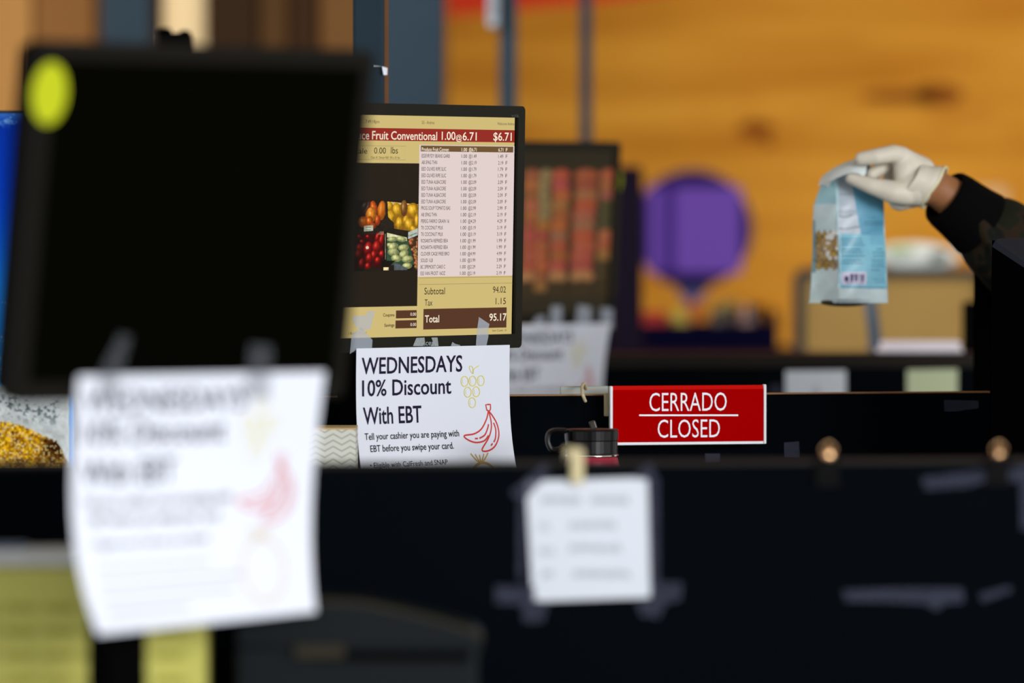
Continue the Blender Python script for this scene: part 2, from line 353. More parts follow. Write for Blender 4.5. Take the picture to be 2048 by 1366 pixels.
# ================================================================== FLYERS
W_F, H_F = .279, .216
def flyer(fr, px, py, y, al, ar, ex, bulge, label, tail=True, swing=0.0):
    """landscape sheet hung from the monitor's lower edge; px, py is its top left corner"""
    X0, Z0 = fr.hit(px, py, y)
    def Sf(u, v, off=0.0):
        t = max(0, v) / H_F; s = u / W_F
        n = (al * (1 - s) + ar * s) * t ** ex - bulge * sin(pi * min(1, t)) * s + swing * s
        return fr.w((X0 + u, y - n - off, Z0 - v))
    mb = MB(); mb.grid(lambda i, j: Sf(i * W_F, j * H_F), 24, 24)
    g = MB().grid(lambda i, j: Sf(i * W_F, j * H_F), 24, 24); g2 = MB().grid(lambda i, j: Sf(i * W_F, j * H_F, -.00025), 24, 24)
    root = g; n = len(g.v); root.v += g2.v; root.f += [tuple(k + n for k in f[::-1]) for f in g2.f]
    o = root.build('discount_flyer', PAPER, smooth=True); tag(o, label, 'flyer', 'discount flyers hanging from the monitors')
    put = lambda x, z: Sf(x, -z, .0005)
    # measured on the middle flyer: pixel -> metres on the sheet
    def U(x): return (x - 717) / 304 * W_F
    def V(x, yy): return -(yy - (697 - (x - 714) * .023)) / 1591
    def text(nm, s, x0, x1, yb, cap, m, bold=0.0):
        t = MB(); lettering(t, s, U(x0), U(x1), V(x0, yb), cap / 1591, put, bold); return t.build(nm, m, o)
    text('heading_text', 'WEDNESDAYS', 727, 925, 748, 32, INK, .012)
    text('heading_text', '10% Discount', 728, 903, 792, 31, INK, .012)
    text('heading_text', 'With EBT', 729, 843, 848, 33, INK, .012)
    text('body_text', 'Tell your cashier you are paying with', 730, 915, 879, 13, INKB, .008)
    text('body_text', 'EBT before you swipe your card.', 739, 902, 903, 13, INKB, .008)
    text('body_text', '\u2022 Eligible with CalFresh and SNAP', 735, 886, 934, 10, INKB)
    cv = lambda x, y_: (U(x / 5.254 + 690), V(x / 5.254 + 690, y_ / 5.254 + 680))
    gr = MB()
    for cx, cy in ((1260, 440), (1345, 438), (1432, 435), (1292, 556), (1382, 552), (1337, 668)):
        stroke(gr, [cv(cx + 37 * cos(2 * pi * k / 24), cy + 53 * sin(2 * pi * k / 24)) for k in range(25)], .0013, put)
        stroke(gr, [cv(cx + 22 * cos(pi * .75 + 1.6 * k / 8), cy - 34 * sin(pi * .75 + 1.6 * k / 8) * .9) for k in range(9)], .0006, put)
    stroke(gr, [cv(*p) for p in smooth_path([(1345, 360), (1318, 320), (1312, 278), (1345, 292), (1350, 360), (1360, 310), (1412, 272)])], .001, put)
    gr.build('grape_drawing', YINK, o)
    ba = MB()
    for path, cl in (([(1508, 690), (1530, 690), (1530, 735), (1518, 762), (1490, 750), (1480, 692), (1508, 690)], False),
                     ([(1505, 765), (1480, 850), (1420, 950), (1340, 1000), (1235, 1018), (1270, 1062), (1350, 1092), (1440, 1075), (1490, 1020)], False),
                     ([(1512, 770), (1530, 880), (1520, 970), (1480, 1060), (1405, 1172), (1470, 1182), (1550, 1130), (1600, 1020), (1590, 900), (1540, 800), (1512, 770)], False),
                     ([(1500, 900), (1485, 950), (1450, 1015), (1392, 1048)], False), ([(1375, 1050), (1345, 1050)], False), ([(1555, 885), (1572, 960), (1560, 1050), (1538, 1092)], False), ([(1525, 1105), (1505, 1128)], False)):
        stroke(ba, [cv(*p) for p in (smooth_path(path) if len(path) > 7 or len(path) == 4 else path)], .0021, put)
    ba.build('banana_drawing', RINK, o)
    pn = MB(); cx, cz = .218, -.176
    stroke(pn, [(cx + .026 * cos(2 * pi * k / 30), cz + .027 * sin(2 * pi * k / 30)) for k in range(31)], .0035, put)
    for k in (-2, -1, 0, 1, 2): stroke(pn, smooth_path([(cx - .003, -.150), (cx - .003 + k * .004, -.145), (cx - .003 + k * .008, -.139 + abs(k) * .001)]), .0018, put)
    pn.build('pineapple_drawing', mat('pale_tan_ink', (.72, .62, .46), .8, .1) if tail == 1 else TINK, o)
    sq = MB()
    for k, (z, l) in enumerate(((-.165, .135), (-.178, .17), (-.190, .16), (-.202, .10))):   # small print, too blurred to read
        stroke(sq, [(.02 + l * i / 60, z + .0012 * sin(i * 2.1 + k)) for i in range(61)], .0022, put)
    sq.build('small_print', INKG, o)
    return o, Sf

def strip(fr, pts, y, m, name, parent, th=.0003):
    """a flat piece of tape with the given outline (pixels) lying on the local plane y"""
    L = [fr.hit(a, b, y) for a, b in pts]; o = [(x, y, z) for x, z in L]
    mb = MB(fr).prism(o, (0, th, 0)); return mb.build(name, m, parent)

# ================================================================== MONITORS
MW, MH = .371, .312
def monitor(fr, label, screen_m, stand_px, stand_y, stand_w):
    st = fr.w((0, 0, 0)); base = Vector((st.x, st.y + .05, .95))
    sx = fr.hit(stand_px, stand_y, .03)[0]
    t = thing('monitor', fr.w((sx + stand_w / 2, .05, 0)) * 1, label, 'monitor', 'till monitors over the lanes')
    t.location.z = .95; ORIG[t.name] = t.location.copy()
    ix0, ix1, iz0, iz1 = -.172, .172, -.138, .141
    outer = rrect(-MW / 2, MW / 2, -MH / 2, MH / 2, .006); inner = rrect(ix0, ix1, iz0, iz1, .0008)
    MB(fr).ring(outer, inner, 0, .022).build('bezel', BEZEL if screen_m is OFFSCR else mat('bezel_reflection_brown', (.019, .0175, .0125), .5, .03, vary=.15, vscale=300), t)  # brighter brownish bezel of the lit displays: a reflection put into its colour
    MB(fr).span(-MW / 2 + .004, MW / 2 - .004, .014, .045, -MH / 2 + .004, MH / 2 - .004, .008).build('back_cover', BLACK, t)
    sc = MB(fr).span(ix0, ix1, .0045, .0135, iz0, iz1).build('screen', screen_m, t)
    # stand: plate, neck and foot
    fz = Frame((st.x, st.y, 0), Matrix.Rotation(fr.yaw, 3, 'Z'))
    fx = fz.hit(stand_px, stand_y, .075)[0]
    top = 1.44
    MB(fz).span(fx, fx + stand_w, .06, .095, .966, top, .004).build('neck', BLACK, t)
    MB(fz).span(fx - .03, fx + stand_w + .03, .0, .14, .95, .966, .006).build('foot', BLACK, t)
    MB(fz).span(min(fx, -.04), .05, .045, .075, top - .07, top, .004).build('mount', BLACK, t)
    return t, sc
def mframe(o, yaw, tilt, roll): f = euler_frame(o, yaw, tilt, roll); f.yaw = RAD(yaw); return f

# --- near monitor (switched off)
nf = mframe((-.2745, 4.9823, 1.4544), 42.14, 8.08, .07)
nm, ns = monitor(nf, 'blank black monitor nearest the camera, with a yellow oval sticker', OFFSCR, 200, 1330, .042)
c = nf.hit(99, 187, -.001); st_ = MB(nf)
st_.prism([(c[0] + .0185 * cos(2 * pi * k / 40) , -.0012, c[1] + .0265 * sin(2 * pi * k / 40)) for k in range(40)], (0, .001, 0)).build('round_sticker', mat('fluorescent_sticker', (.50, .55, .016), .7, .05), nm)
fl, nS = flyer(nf, 157, 753, -.004, .058, .018, 3.4, .004, 'large blurred white discount flyer hanging from the blank monitor', 1)
for pts in (((200, 745), (240, 668), (262, 672), (232, 790), (195, 790)), ((495, 742), (500, 688), (545, 692), (540, 800), (492, 795))):
    strip(nf, pts, -.006, mat('thin_tape', (.16, .17, .19), .4, .2, alpha=.18), 'tape', fl)

# --- middle monitor (lit till display)
mf = mframe((-.1039, 7.213, 1.4526), 50.17, 1.31, -.16)
CREAM = mat('display_cream', s2l(208, 186, 120), emit=1.0)
mm, ms = monitor(mf, 'lit till monitor showing a grocery bill totalling 95.17', CREAM, 696, 800, .10)
scr = .0045; SH = lambda x, y: mf.hit(x, y, scr)
def patch(name, x0, y0, x1, y1, m, lay=1, ys=None):
    a, b = SH(x0, y0), SH(x1, y1); return MB(mf).span(a[0], b[0], scr - .0002 * lay, scr, b[1], a[1]).build(name, m, ms)
E_ = lambda n, c: mat(n, s2l(*c), emit=1.0)
patch('header_bar', 640, 254, 1029, 285, E_('display_red', (150, 44, 34)))
patch('selected_row', 841.5, 291, 1026, 305, E_('display_brown', (112, 84, 50)), 2)
patch('item_list', 839, 289.5, 1027, 551, E_('display_pinkish', (226, 208, 204)))
# dividing lines and boxes
dl = MB(mf); pl = lambda x, z: (x, scr - .0003, z)
def dline(x0, y0, x1, y1, w_=.0006):
    a, b = SH(x0, y0), SH(x1, y1); stroke(dl, [a, b], w_, pl)
def divider(pts, w_):
    global dl
    dl = MB(mf); stroke(dl, pts, w_, pl); dl.build('divider_line', E_('display_line', (150, 130, 88)), ms)
a, b = SH(838, 556), SH(1025, 556); divider([(a[0], a[1]), (b[0], a[1])], .0005)
a = SH(838, 569); divider([(a[0], a[1]), (b[0], a[1])], .0005)
a, b = SH(700, 291), SH(811, 320); divider([(a[0], a[1]), (b[0], a[1]), (b[0], b[1]), (a[0], b[1])], .0004)
mg = SH(1029.5, 240); MB(mf).span(mg[0], .172, scr - .0003, scr, -.138, .141).build('dark_margin', BLACK, ms)
patch('dark_photo_area', 650, 325, 834, 612, E_('display_dark', (38, 31, 22)))
patch('total_bar', 847, 618, 1012.5, 655, E_('display_total_brown', (88, 56, 38)))
patch('amount_box', 792, 621, 833, 636, E_('display_total_brown', (88, 56, 38)))
patch('amount_box', 791, 641, 833, 656, E_('display_total_brown', (88, 56, 38)))
tput = lambda x, z: (x, scr - .0006, z)
def stext(name, m, items, bold=0.0, one=False):
    mb = MB(mf)
    for s, x0, x1, yb, cap in items:
        a = SH(x0, yb); b = SH(x1, yb); h = a[1] - SH(x0, yb + cap)[1]; lettering(mb, s, a[0], b[0], a[1], h, tput, bold)
        if not one: mb.build(name, m, ms); mb = MB(mf)
    if one: mb.build(name, m, ms)
DT = E_('display_dark_text', (34, 26, 18)); LT = E_('display_light_text', (250, 236, 214)); GT = E_('display_grey_text', (92, 78, 66))
stext('header_text', LT, [('Produce', 682, 738, 278, 16.5), ('Fruit Conventional', 743.5, 873.5, 278.5, 16.5), ('1.00', 882.7, 910, 279.5, 16), ('@', 911, 923, 280.5, 10.5), ('6.71', 924.5, 952.6, 280.5, 16), ('$6.71', 986, 1022.5, 281, 16)], .008)
stext('status_text', GT, [('7:49:18pm', 731, 758, 246, 6.5), ('03 - Andres', 843, 868, 248, 6.5), ('Welcome Andres', 994, 1028, 250, 5.5)])
stext('weight_text', DT, [('Scale', 704, 734, 307, 11), ('0.00', 747.5, 771, 307, 12), ('lbs', 781, 795, 307, 13), ('Class III  Dmax=300  30 x .01 lbs', 741, 799, 317, 4.5)])
names = ['Produce Fruit Conven', 'ESSEVRYDY BEANS GARB', 'AB SPAG THN', 'EED OLIVES RIPE SLIC', 'EED OLIVES RIPE SLIC', 'EED TUNA ALBACORE', 'EED TUNA ALBACORE', 'EED TUNA ALBACORE', 'EED TUNA ALBACORE',
         'PROG SOUP TOMATO BAS', 'AB SPAG THN', 'PEREG FARRO GRAIN 16', 'TK COCONUT MILK', 'TK COCONUT MILK', 'ROSARITA REFRIED BEA', 'ROSARITA REFRIED BEA', 'CLOVER CAGE FREE BRO', 'SOLID 1LB', 'BC SPRMOIST CAKE C', 'ESS VAN FROST 16OZ']
wd = [54, 56, 31, 49, 49, 49, 49, 49, 49, 58, 31, 56, 44, 44, 54, 54, 57, 24, 49, 49]
pr = ['6.71', '1.49', '2.19', '1.79', '1.79', '2.09', '2.09', '2.09', '2.09', '2.99', '2.19', '4.29', '3.19', '3.19', '1.99', '1.99', '4.99', '3.99', '2.29', '2.19']
rows = []
for i, (n_, w_, p_) in enumerate(zip(names, wd, pr)):
    yb = 302 + 13.08 * i; x0 = 842.8 - .12 * i
    dz = .0 if i < 3 else .12 * i
    rows.append((i, [(n_, x0, x0 + w_, yb, 7.2), ('1.00', 922.5 - .16 * i, 933.5 - .16 * i, yb + .6 - dz * .5, 6.8), ('@' + p_, 937 - .16 * i, 952.5 - .16 * i, yb + .6 - dz * .5, 6.8), (p_, 996 - .2 * i, 1006 - .2 * i, yb + 1 - dz, 6.8), ('F', 1011 - .2 * i, 1014.4 - .2 * i, yb + 1 - dz, 6.8)]))
stext('selected_row_text', LT, rows[0][1][:1], .008); stext('selected_row_text', LT, rows[0][1][1:3], .008, True); stext('selected_row_text', LT, rows[0][1][3:], .008, True)
for _, q in rows[1:]:
    stext('item_name_text', DT, q[:1]); stext('item_quantity_text', DT, q[1:3], 0.0, True); stext('item_price_text', DT, q[3:], 0.0, True)
stext('subtotal_text', DT, [('Subtotal', 848, 889, 589, 13.5), ('94.02', 985, 1011, 585.6, 12.5), ('Tax', 848.5, 864, 611.5, 12.5), ('1.15', 990.5, 1011, 608.5, 12.5)])
stext('total_text', LT, [('Total', 849, 877.5, 645, 14), ('95.17', 978, 1012, 641.5, 14)], .01)
stext('coupon_text', DT, [('Coupons', 765.5, 788, 633, 6), ('Savings', 768, 788, 653.5, 6)], .015)
stext('amount_text', LT, [('0.00', 820, 831.5, 631.5, 6), ('0.00', 820, 831.5, 652, 6)])
stext('footer_text', DT, [('1.8.p14 - Pr. 111', 697, 732, 669, 4.5), ('Item Count:  31', 984, 1012, 663, 4)])
# produce photograph shown on the display (painted in display pixels 715..833 x 400..541)
def produce():
    nx, ny = 250, 290; X, Y = np.meshgrid(np.linspace(90, 1190, nx), np.linspace(45, 1300, ny)); I = np.zeros((ny, nx, 3)) + (34, 26, 18)
    def blob(cx, cy, rx, ry, ang, c, hl=(255, 240, 170), hk=.5, dark=.35):
        a = RAD(ang); u = ((X - cx) * cos(a) + (Y - cy) * sin(a)) / rx; v = (-(X - cx) * sin(a) + (Y - cy) * cos(a)) / ry; r = np.sqrt(u * u + v * v)
        m = 1 - sst(.93, 1.05, r); sh = 1 - dark * sst(.3, 1.0, np.sqrt((u + .25) ** 2 + (v + .25) ** 2)); rib = 1 - .14 * (np.abs(np.sin(u * 4)) < .2)
        colr = np.array(c)[None, None] * (sh * rib)[..., None]; I[:] += (colr - I) * m[..., None]
        h = hk * np.exp(-(((u + .3) / .22) ** 2 + ((v + .25) / .3) ** 2)); I[:] += (np.array(hl) - I) * (h * m)[..., None]
    def poly(test, c, k=1.): I[:] += (np.array(c, float) - I) * (test * k)[..., None]
    poly((X > 620) & (Y < 620) & (Y > 70 + (X - 620) * .09), (225, 190, 110)); poly((X > 640) & (Y > 130) & (Y < 600), (150, 95, 20))
    blob(300, 200, 60, 140, 20, (80, 45, 35), hk=.2); blob(240, 160, 50, 90, 30, (60, 45, 40), hk=.2)
    blob(410, 190, 62, 135, -8, (222, 88, 20)); blob(550, 230, 75, 175, 5, (232, 120, 24)); blob(365, 310, 95, 145, 8, (236, 138, 34)); blob(235, 430, 95, 100, 0, (205, 95, 22)); blob(340, 420, 60, 90, 0, (215, 96, 20)); blob(480, 400, 50, 95, 0, (200, 72, 20)); blob(400, 500, 60, 60, 0, (170, 70, 22), hk=.1)
    for q in ((690, 160, 55, 85, 0), (820, 220, 80, 130, -10), (940, 190, 60, 150, 0), (720, 330, 75, 110, -20), (1110, 220, 105, 130, -20), (865, 460, 70, 120, 0), (970, 400, 60, 80, 20), (1040, 480, 95, 120, -5), (1110, 560, 60, 60, 0), (1170, 420, 40, 140, 0)):
        blob(*q, (150, 95, 40) if q[0] == 940 else (232, 172, 30))
    poly((np.abs(X - 640 - (Y - 330) * .05) < 22 + 100 * sst(330, 470, Y) * (Y < 620)) & (Y > 60), (40, 33, 24))
    poly((np.abs(Y - 575 - np.abs(X - 640) * .16 + (X < 640) * np.abs(X - 640) * .08) < 45), (38, 31, 22))
    poly((Y > 640) & (X < 600) & (Y < 1240), (58, 12, 10))
    for q in ((165, 690, 40, 40), (310, 690, 34, 30), (210, 780, 40, 40), (175, 890, 75, 80), (550, 760, 50, 160), (480, 700, 40, 90), (320, 900, 75, 125), (470, 880, 80, 120), (560, 1000, 55, 65), (420, 1020, 55, 90), (490, 1110, 50, 65), (340, 1070, 60, 90), (205, 1160, 45, 90), (320, 1210, 50, 60), (150, 1000, 60, 90)):
        blob(*q, 12, (178, 22, 16), (250, 150, 120), .55, .5)
    poly((X - 310) ** 2 + (Y - 885) ** 2 < 26 ** 2, (235, 215, 190)); poly(((X < 640) & (Y > 600) & (Y < 660) & (np.abs(X - 530 - (660 - Y)) < 60)), (200, 170, 130), .5)
    poly((X > 650) & (Y > 625 + (X - 650) * .22) & (Y < 1200), (50, 78, 55)); poly((X > 630) & (X < 1000) & (Y > 620 + (X - 630) * .25) & (Y < 700 + (X - 630) * .2), (215, 210, 165))
    for q in ((745, 740, 95, 45, -5), (900, 740, 90, 50, 10), (700, 840, 60, 40, 0), (760, 870, 90, 70, -20), (940, 890, 95, 60, -5), (765, 970, 100, 70, 5), (950, 1000, 85, 70, -30), (815, 1080, 90, 65, 10), (1010, 1095, 100, 65, -5), (1010, 1215, 90, 55, 0)):
        blob(*q, (196, 200, 130), (240, 240, 190), .5, .35)
    poly((X > 1000 + (Y - 700) * .28) & (Y > 700), (70, 42, 26))
    for k in range(30): blob(1050 + RNG.rand() * 130, 740 + RNG.rand() * 500, 32, 34, 0, (150 + RNG.randint(50), 105 + RNG.randint(30), 70), hk=.3) if 0 else None
    for k in range(34):
        yy = 720 + 16 * k; xx = 1010 + (yy - 700) * .24 + RNG.rand() * (170 - (yy - 700) * .24); blob(xx + 25, yy, 30, 30, 0, (150 + RNG.randint(60), 100 + RNG.randint(40), 66), hk=.3)
    poly((X > 590) & (X < 650) & (Y > 600), (26, 20, 14)); poly((np.abs(X - 618 - (Y - 620) * .02) < 5) & (Y > 640) & (Y < 1100), (150, 135, 110)); poly((Y > 1120) & (X > 560) & (X < 800 - (Y - 1120)), (24, 18, 12))
    poly((np.abs(X - 325) < 80) & (np.abs(Y - 545 + (X - 325) * .08) < 48), (176, 180, 158)); poly((np.abs(X - 325) < 46) & ((np.abs(Y - 525) < 7) | (np.abs(Y - 570) < 6)), (110, 112, 98))
    poly((X > 1020) & (np.abs(Y - 640 + (X - 1110) * .4) < 62), (170, 180, 168)); poly((X > 1060) & (X < 1170) & (np.abs(Y - 655 + (X - 1110) * .4) < 8), (110, 116, 108))
    poly((X > 780) & (X < 1010) & (Y > 1150 + (X - 780) * .45) & (Y < 1290) & (X < 800 + (Y - 1150) * 2), (84, 92, 96)); poly((np.abs(X - 640) < 44) & (Y > 1235) & (Y < 1290), (235, 215, 160)); 
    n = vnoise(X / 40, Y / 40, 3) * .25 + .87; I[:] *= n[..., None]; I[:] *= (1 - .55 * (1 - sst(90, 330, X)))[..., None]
    return lin(I), nx, ny
A, nx, ny = produce(); A = A[:, :, :]
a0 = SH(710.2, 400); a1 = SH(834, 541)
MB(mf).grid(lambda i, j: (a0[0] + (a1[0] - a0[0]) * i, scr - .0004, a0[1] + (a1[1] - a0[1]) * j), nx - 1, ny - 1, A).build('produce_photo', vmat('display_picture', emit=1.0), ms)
# maker marks on the bezel
mk = MB(mf); h = mf.hit(1023, 234, -.0003); k = mf.hit(1038, 234, -.0003); lettering(mk, 'V173L', h[0], k[0], h[1], .003, lambda x, z: (x, -.0004, z))
mk.build('model_mark', mat('grey_mark', (.12, .12, .11), .6, .2), mm)
mk = MB(mf); h = mf.hit(845, 691, -.0003); k = mf.hit(868, 691, -.0003); lettering(mk, 'acer', h[0], k[0], h[1], .0065, lambda x, z: (x, -.0004, z), .01)
mk.build('maker_mark', mat('silver_mark', (.3, .36, .36), .4, .4), mm)
fm, mS = flyer(mf, 713, 697, -.003, .031, .037, 3, 0, 'sharp white discount flyer hanging from the lit till monitor', 2, .0165)
SILV = mat('frosted_tape', (.42, .46, .45), .5, .5, alpha=.85, vary=.5, vscale=500, bump=1)
for pts, m in ((((700, 708), (704, 668), (722, 655), (745, 680), (744, 696), (716, 697)), TAPE), (((712, 655), (705, 640), (707, 632), (733, 630), (735, 623), (750, 622), (741, 658), (727, 662)), TAPE),
            (((952, 691), (954, 664), (958, 634), (979, 648), (976, 660), (977, 672), (973, 691)), TAPE), (((902, 692), (905, 684), (911, 688), (920, 690), (921, 693)), TAPE)):
    strip(mf, pts, -.0012, m, 'tape', fm)
strip(mf, ((826, 692), (833, 676), (849, 675), (850, 684), (846, 692)), -.0010, SILV, 'tape', fm)
strip(mf, ((862, 692), (866, 684), (863, 675), (875, 675), (877, 692)), -.0010, SILV, 'tape', fm)

# --- far monitor (picture of packed produce)
ff = mframe((.0482, 9.6898, 1.4437), 44.03, 3.86, -.3)
fmn, fs_ = monitor(ff, 'blurred far monitor showing rows of red and orange produce', mat('display_dim', s2l(46, 40, 28), emit=1.0), 1110, 700, .08)
def rowsimg():
    nx, ny = 120, 140; X, Y = np.meshgrid(np.linspace(1040, 1240, nx), np.linspace(335, 590, ny)); I = np.zeros((ny, nx, 3)) + (50, 42, 26)
    for k, (cx, rx) in enumerate(((1062, 17), (1088, 13), (1120, 19), (1168, 25), (1212, 18))):
        for j in range(13):
            cy = 350 + 20 * j; c = (190 + RNG.randint(-20, 25), 92 + RNG.randint(-18, 30), 62 + RNG.randint(-10, 20))
            if (k == 1 and j < 5): c = (160, 140, 92)
            if k == 4 and 2 < j < 6: c = (70, 72, 44)
            if j > 10 - (k == 4) * 2 + (k == 1) : c = (60, 50, 32)
            if j == 10 and k in (0, 2, 3): c = (205, 140, 88)
            r = ((X - cx - RNG.rand() * 4) / rx) ** 2 + ((Y - cy) / 13) ** 2; m = (1 - sst(.7, 1.2, r)); I[:] += (np.array(c) - I) * m[..., None]
            h = np.exp(-(((X - cx + 5) / 6) ** 2 + ((Y - cy + 3) / 4) ** 2)) * .35 * (j < 11); I[:] += (np.array((235, 190, 140)) - I) * h[..., None]
    I[:] = I * .62 + np.array((62, 46, 28)) * .30
    return lin(I), nx, ny
A, nx, ny = rowsimg(); a0 = ff.hit(1040, 335, .0045); a1 = ff.hit(1231, 592, .0045)
MB(ff).grid(lambda i, j: (a0[0] + (a1[0] - a0[0]) * i, .0040, a0[1] + (a1[1] - a0[1]) * j), nx - 1, ny - 1, A).build('produce_photo', vmat('display_picture', emit=1.0), fs_)
c = (MW / 2 + .0006, .006, ff.hit(1240, 362, 0)[1])
MB(ff).prism([(MW / 2 + .0012, .012 + .017 * cos(2 * pi * k / 30), c[2] + .0235 * sin(2 * pi * k / 30)) for k in range(30)], (.001, 0, 0)).build('round_sticker', MATS['fluorescent_sticker'], fmn)
ffl, fS = flyer(ff, 988, 652, -.003, .02, .0, 3, 0.012, 'blurred white discount flyer hanging from the produce picture monitor', 2)
for pts in (((1098, 660), (1103, 612), (1124, 612), (1124, 660)), ((1150, 660), (1156, 610), (1182, 614), (1184, 660)), ((1200, 660), (1202, 615), (1226, 618), (1226, 658)), ((1060, 655), (1075, 632), (1090, 632), (1088, 658))):
    strip(ff, pts, -.0012, TAPE, 'tape', ffl)

# ================================================================== CLOSED SIGN on the middle partition
sg = Frame(P(1376, 831, 7.40), MP.R)
s = lambda x, y, yy=0: sg.hit(x, y, yy)
sgt = thing('closed_sign', sg.w((0, 0, s(1376, 889)[1])), 'red plaque with white edge reading CERRADO CLOSED on middle partition', 'sign')
a, b = s(1220, 773), s(1533, 888)
WP = mat('white_plastic', (.85, .86, .88), .4, .4); RP = mat('red_plastic', (.40, .0002, .0005), .6, .0)
c0, c1 = s(1226, 780), s(1527, 882)
MB(sg).span(a[0], b[0], .001, .007, b[1], c0[1] - .001, .001).span(a[0], c0[0], -.0008, .0075, b[1], a[1] + .0005, .0015).span(c1[0], b[0], -.0008, .0075, b[1], a[1] + .0015, .0015).build('backing_plate', WP, sgt)
MB(sg).span(c0[0], c1[0], -.0005, .002, c1[1], c0[1]).build('red_face', RP, sgt)
MB(sg).add([(c0[0], -.0005, c0[1]), (c1[0], -.0005, c0[1]), (c1[0], .004, a[1] + .0006), (c0[0], .004, a[1] + .0006), (c0[0], .008, a[1] + .0002), (c1[0], .008, a[1] + .0002)], [(0, 1, 2, 3), (3, 2, 5, 4)]).build('bevelled_top', mat('red_plastic_lit', (.66, .006, .004), .5, .1), sgt)  # lighter red paints the light caught by the tilted top
tx = MB(sg); sp_ = lambda x, z: (x, -.0009, z)
for t_, xa, xb, yb, cp in (('CERRADO', 1298.5, 1453, 822.5, 36.5), ('CLOSED', 1315, 1439.5, 875.5, 36)):
    h, k = s(xa, yb), s(xb, yb); lettering(tx, t_, h[0], k[0], h[1], cp * 7.4 / F, sp_, -.004)
tx.build('lettering', WP, sgt); ln = MB(sg); h, k = s(1278, 830.5), s(1476, 830.5); stroke(ln, [h, k], .0022, sp_); ln.build('dividing_line', WP, sgt)
# holder strip, card and twine left of the sign
hd = Frame(P(1214, 800, 7.405), MP.R)
a, b = hd.hit(1209.5, 786), hd.hit(1218, 833)
tag(MB(hd).span(a[0], b[0], 0, .006, b[1], a[1], .0015).build('cream_clip', mat('cream_plastic', s2l(190, 178, 140), .5, .4)), 'short cream clip at the left end of the red closed sign', 'clip')
a, b = hd.hit(1117, 772, .05), hd.hit(1213, 800, .05)
tag(MB(hd).span(a[0], b[0], .04, .043, b[1] - .01, a[1], .001).build('grey_card', mat('grey_green_plastic', s2l(150, 155, 145), .4, .4)), 'grey green plastic card standing on the middle partition beside closed sign', 'card')
tw = MB(); pts = smooth_path([P(1171, 803, 7.39), P(1166, 790, 7.385), P(1164, 775, 7.40), P(1168, 767, 7.42), P(1172, 778, 7.44), P(1173, 797, 7.47)], 5)
tag(tw.tube(pts, .0022, 8).build('twine_loop', mat('cream_twine', s2l(200, 185, 150), .8, .2, vary=.4, vscale=400), smooth=True), 'small loop of cream twine around the grey card', 'twine')

def tape_on(fr, pts, y, label, m=TAPED):
    L = [fr.hit(a, b, y) for a, b in pts]; return tag(MB(fr).prism([(x, y, z) for x, z in L], (0, .0006, 0)).build('tape_strip', m), label, 'tape', 'scraps of old tape on the partitions')
tape_on(MP, ((1888, 800), (1957, 801), (1957, 816), (1948, 819), (1935, 819), (1915, 823), (1889, 823)), -.001, 'dull tape scrap at the upper right of the middle partition')
tape_on(MP, ((1568, 885), (1598, 883), (1599, 915), (1569, 915)), -.001, 'dull upright tape scrap right of the closed sign')
tape_on(MP, ((1410, 907), (1440, 907), (1440, 925), (1411, 926)), -.001, 'small dull tape scrap below the closed sign')

# ================================================================== NEAR PARTITION: note, clips, tape
ns_ = lambda x, y, yy=-.002: NP.hit(x, y, yy)
nq = [ns_(1052, 962), ns_(1295, 955), ns_(1304, 1195), ns_(1065, 1203)]
note = MB(NP).prism([(x, -.002, z) for x, z in nq], (0, .0004, 0)).build('handwritten_note', mat('note_paper', (.68, .71, .77), .85, .05)); tag(note, 'square white handwritten note taped to the nearest partition', 'note')
hw = MB(NP); rr = random.Random(3)
for x0, x1, y0, wi in ((1085, 1162, 1000, .0034), (1185, 1255, 1000, .0034), (1078, 1100, 1052, .002), (1140, 1230, 1050, .003), (1078, 1110, 1103, .0022), (1140, 1240, 1096, .003), (1085, 1108, 1148, .003), (1148, 1258, 1148, .0032)):
    n = int((x1 - x0) / 5); stroke(hw, [ns_(x0 + 5 * i, y0 + (-1) ** i * (5 + 4 * rr.random()), -.0026) for i in range(n + 1)], wi * .45, lambda x, z: (x, -.0026, z))
hw.build('handwriting', mat('pencil_grey', (.06, .07, .1), .8, .1), note)
for pts in (((1020, 985), (1090, 925), (1100, 945), (1050, 1000), (1048, 1160), (1035, 1160), (1036, 1000)), ((1262, 955), (1300, 925), (1318, 960), (1318, 1170), (1300, 1170), (1296, 960)),
            ((990, 1172), (1070, 1172), (1070, 1200), (1100, 1204), (1085, 1245), (1048, 1245), (1040, 1210), (990, 1208)), ((1270, 1200), (1300, 1196), (1302, 1165), (1365, 1165), (1362, 1200), (1332, 1208), (1318, 1236), (1282, 1232))):
    strip(NP, pts, -.0032, TAPED, 'tape', note)
tape_on(NP, ((1685, 1180), (1800, 1176), (1925, 1176), (1928, 1205), (1890, 1208), (1875, 1222), (1850, 1208), (1760, 1204), (1690, 1203)), -.001, 'long ragged tape strip low on the right of the nearest partition')
tape_on(NP, ((1958, 1188), (2020, 1172), (2026, 1182), (1965, 1205)), -.001, 'short slanted tape scrap low at the far right of the nearest partition')
tape_on(NP, ((1843, 955), (1950, 942), (1985, 940), (1985, 960), (1930, 975), (1850, 980)), -.001, 'tape strip between the two binder clips, under the top edge')
tape_on(NP, ((2010, 942), (2070, 925), (2075, 1060), (2042, 1060), (2040, 965), (2012, 962)), -.001, 'bluish tape patch by the right end binder clip on nearest partition')
peg = thing('wooden_peg', P(1152, 960, 5.3), 'pale wooden clothes peg clipped above the handwritten note', 'peg')
pa, pb = NP.hit(1140, 897, -.004), NP.hit(1165, 968, -.004); WD = mat('pale_wood', s2l(215, 200, 155), .6, .2)
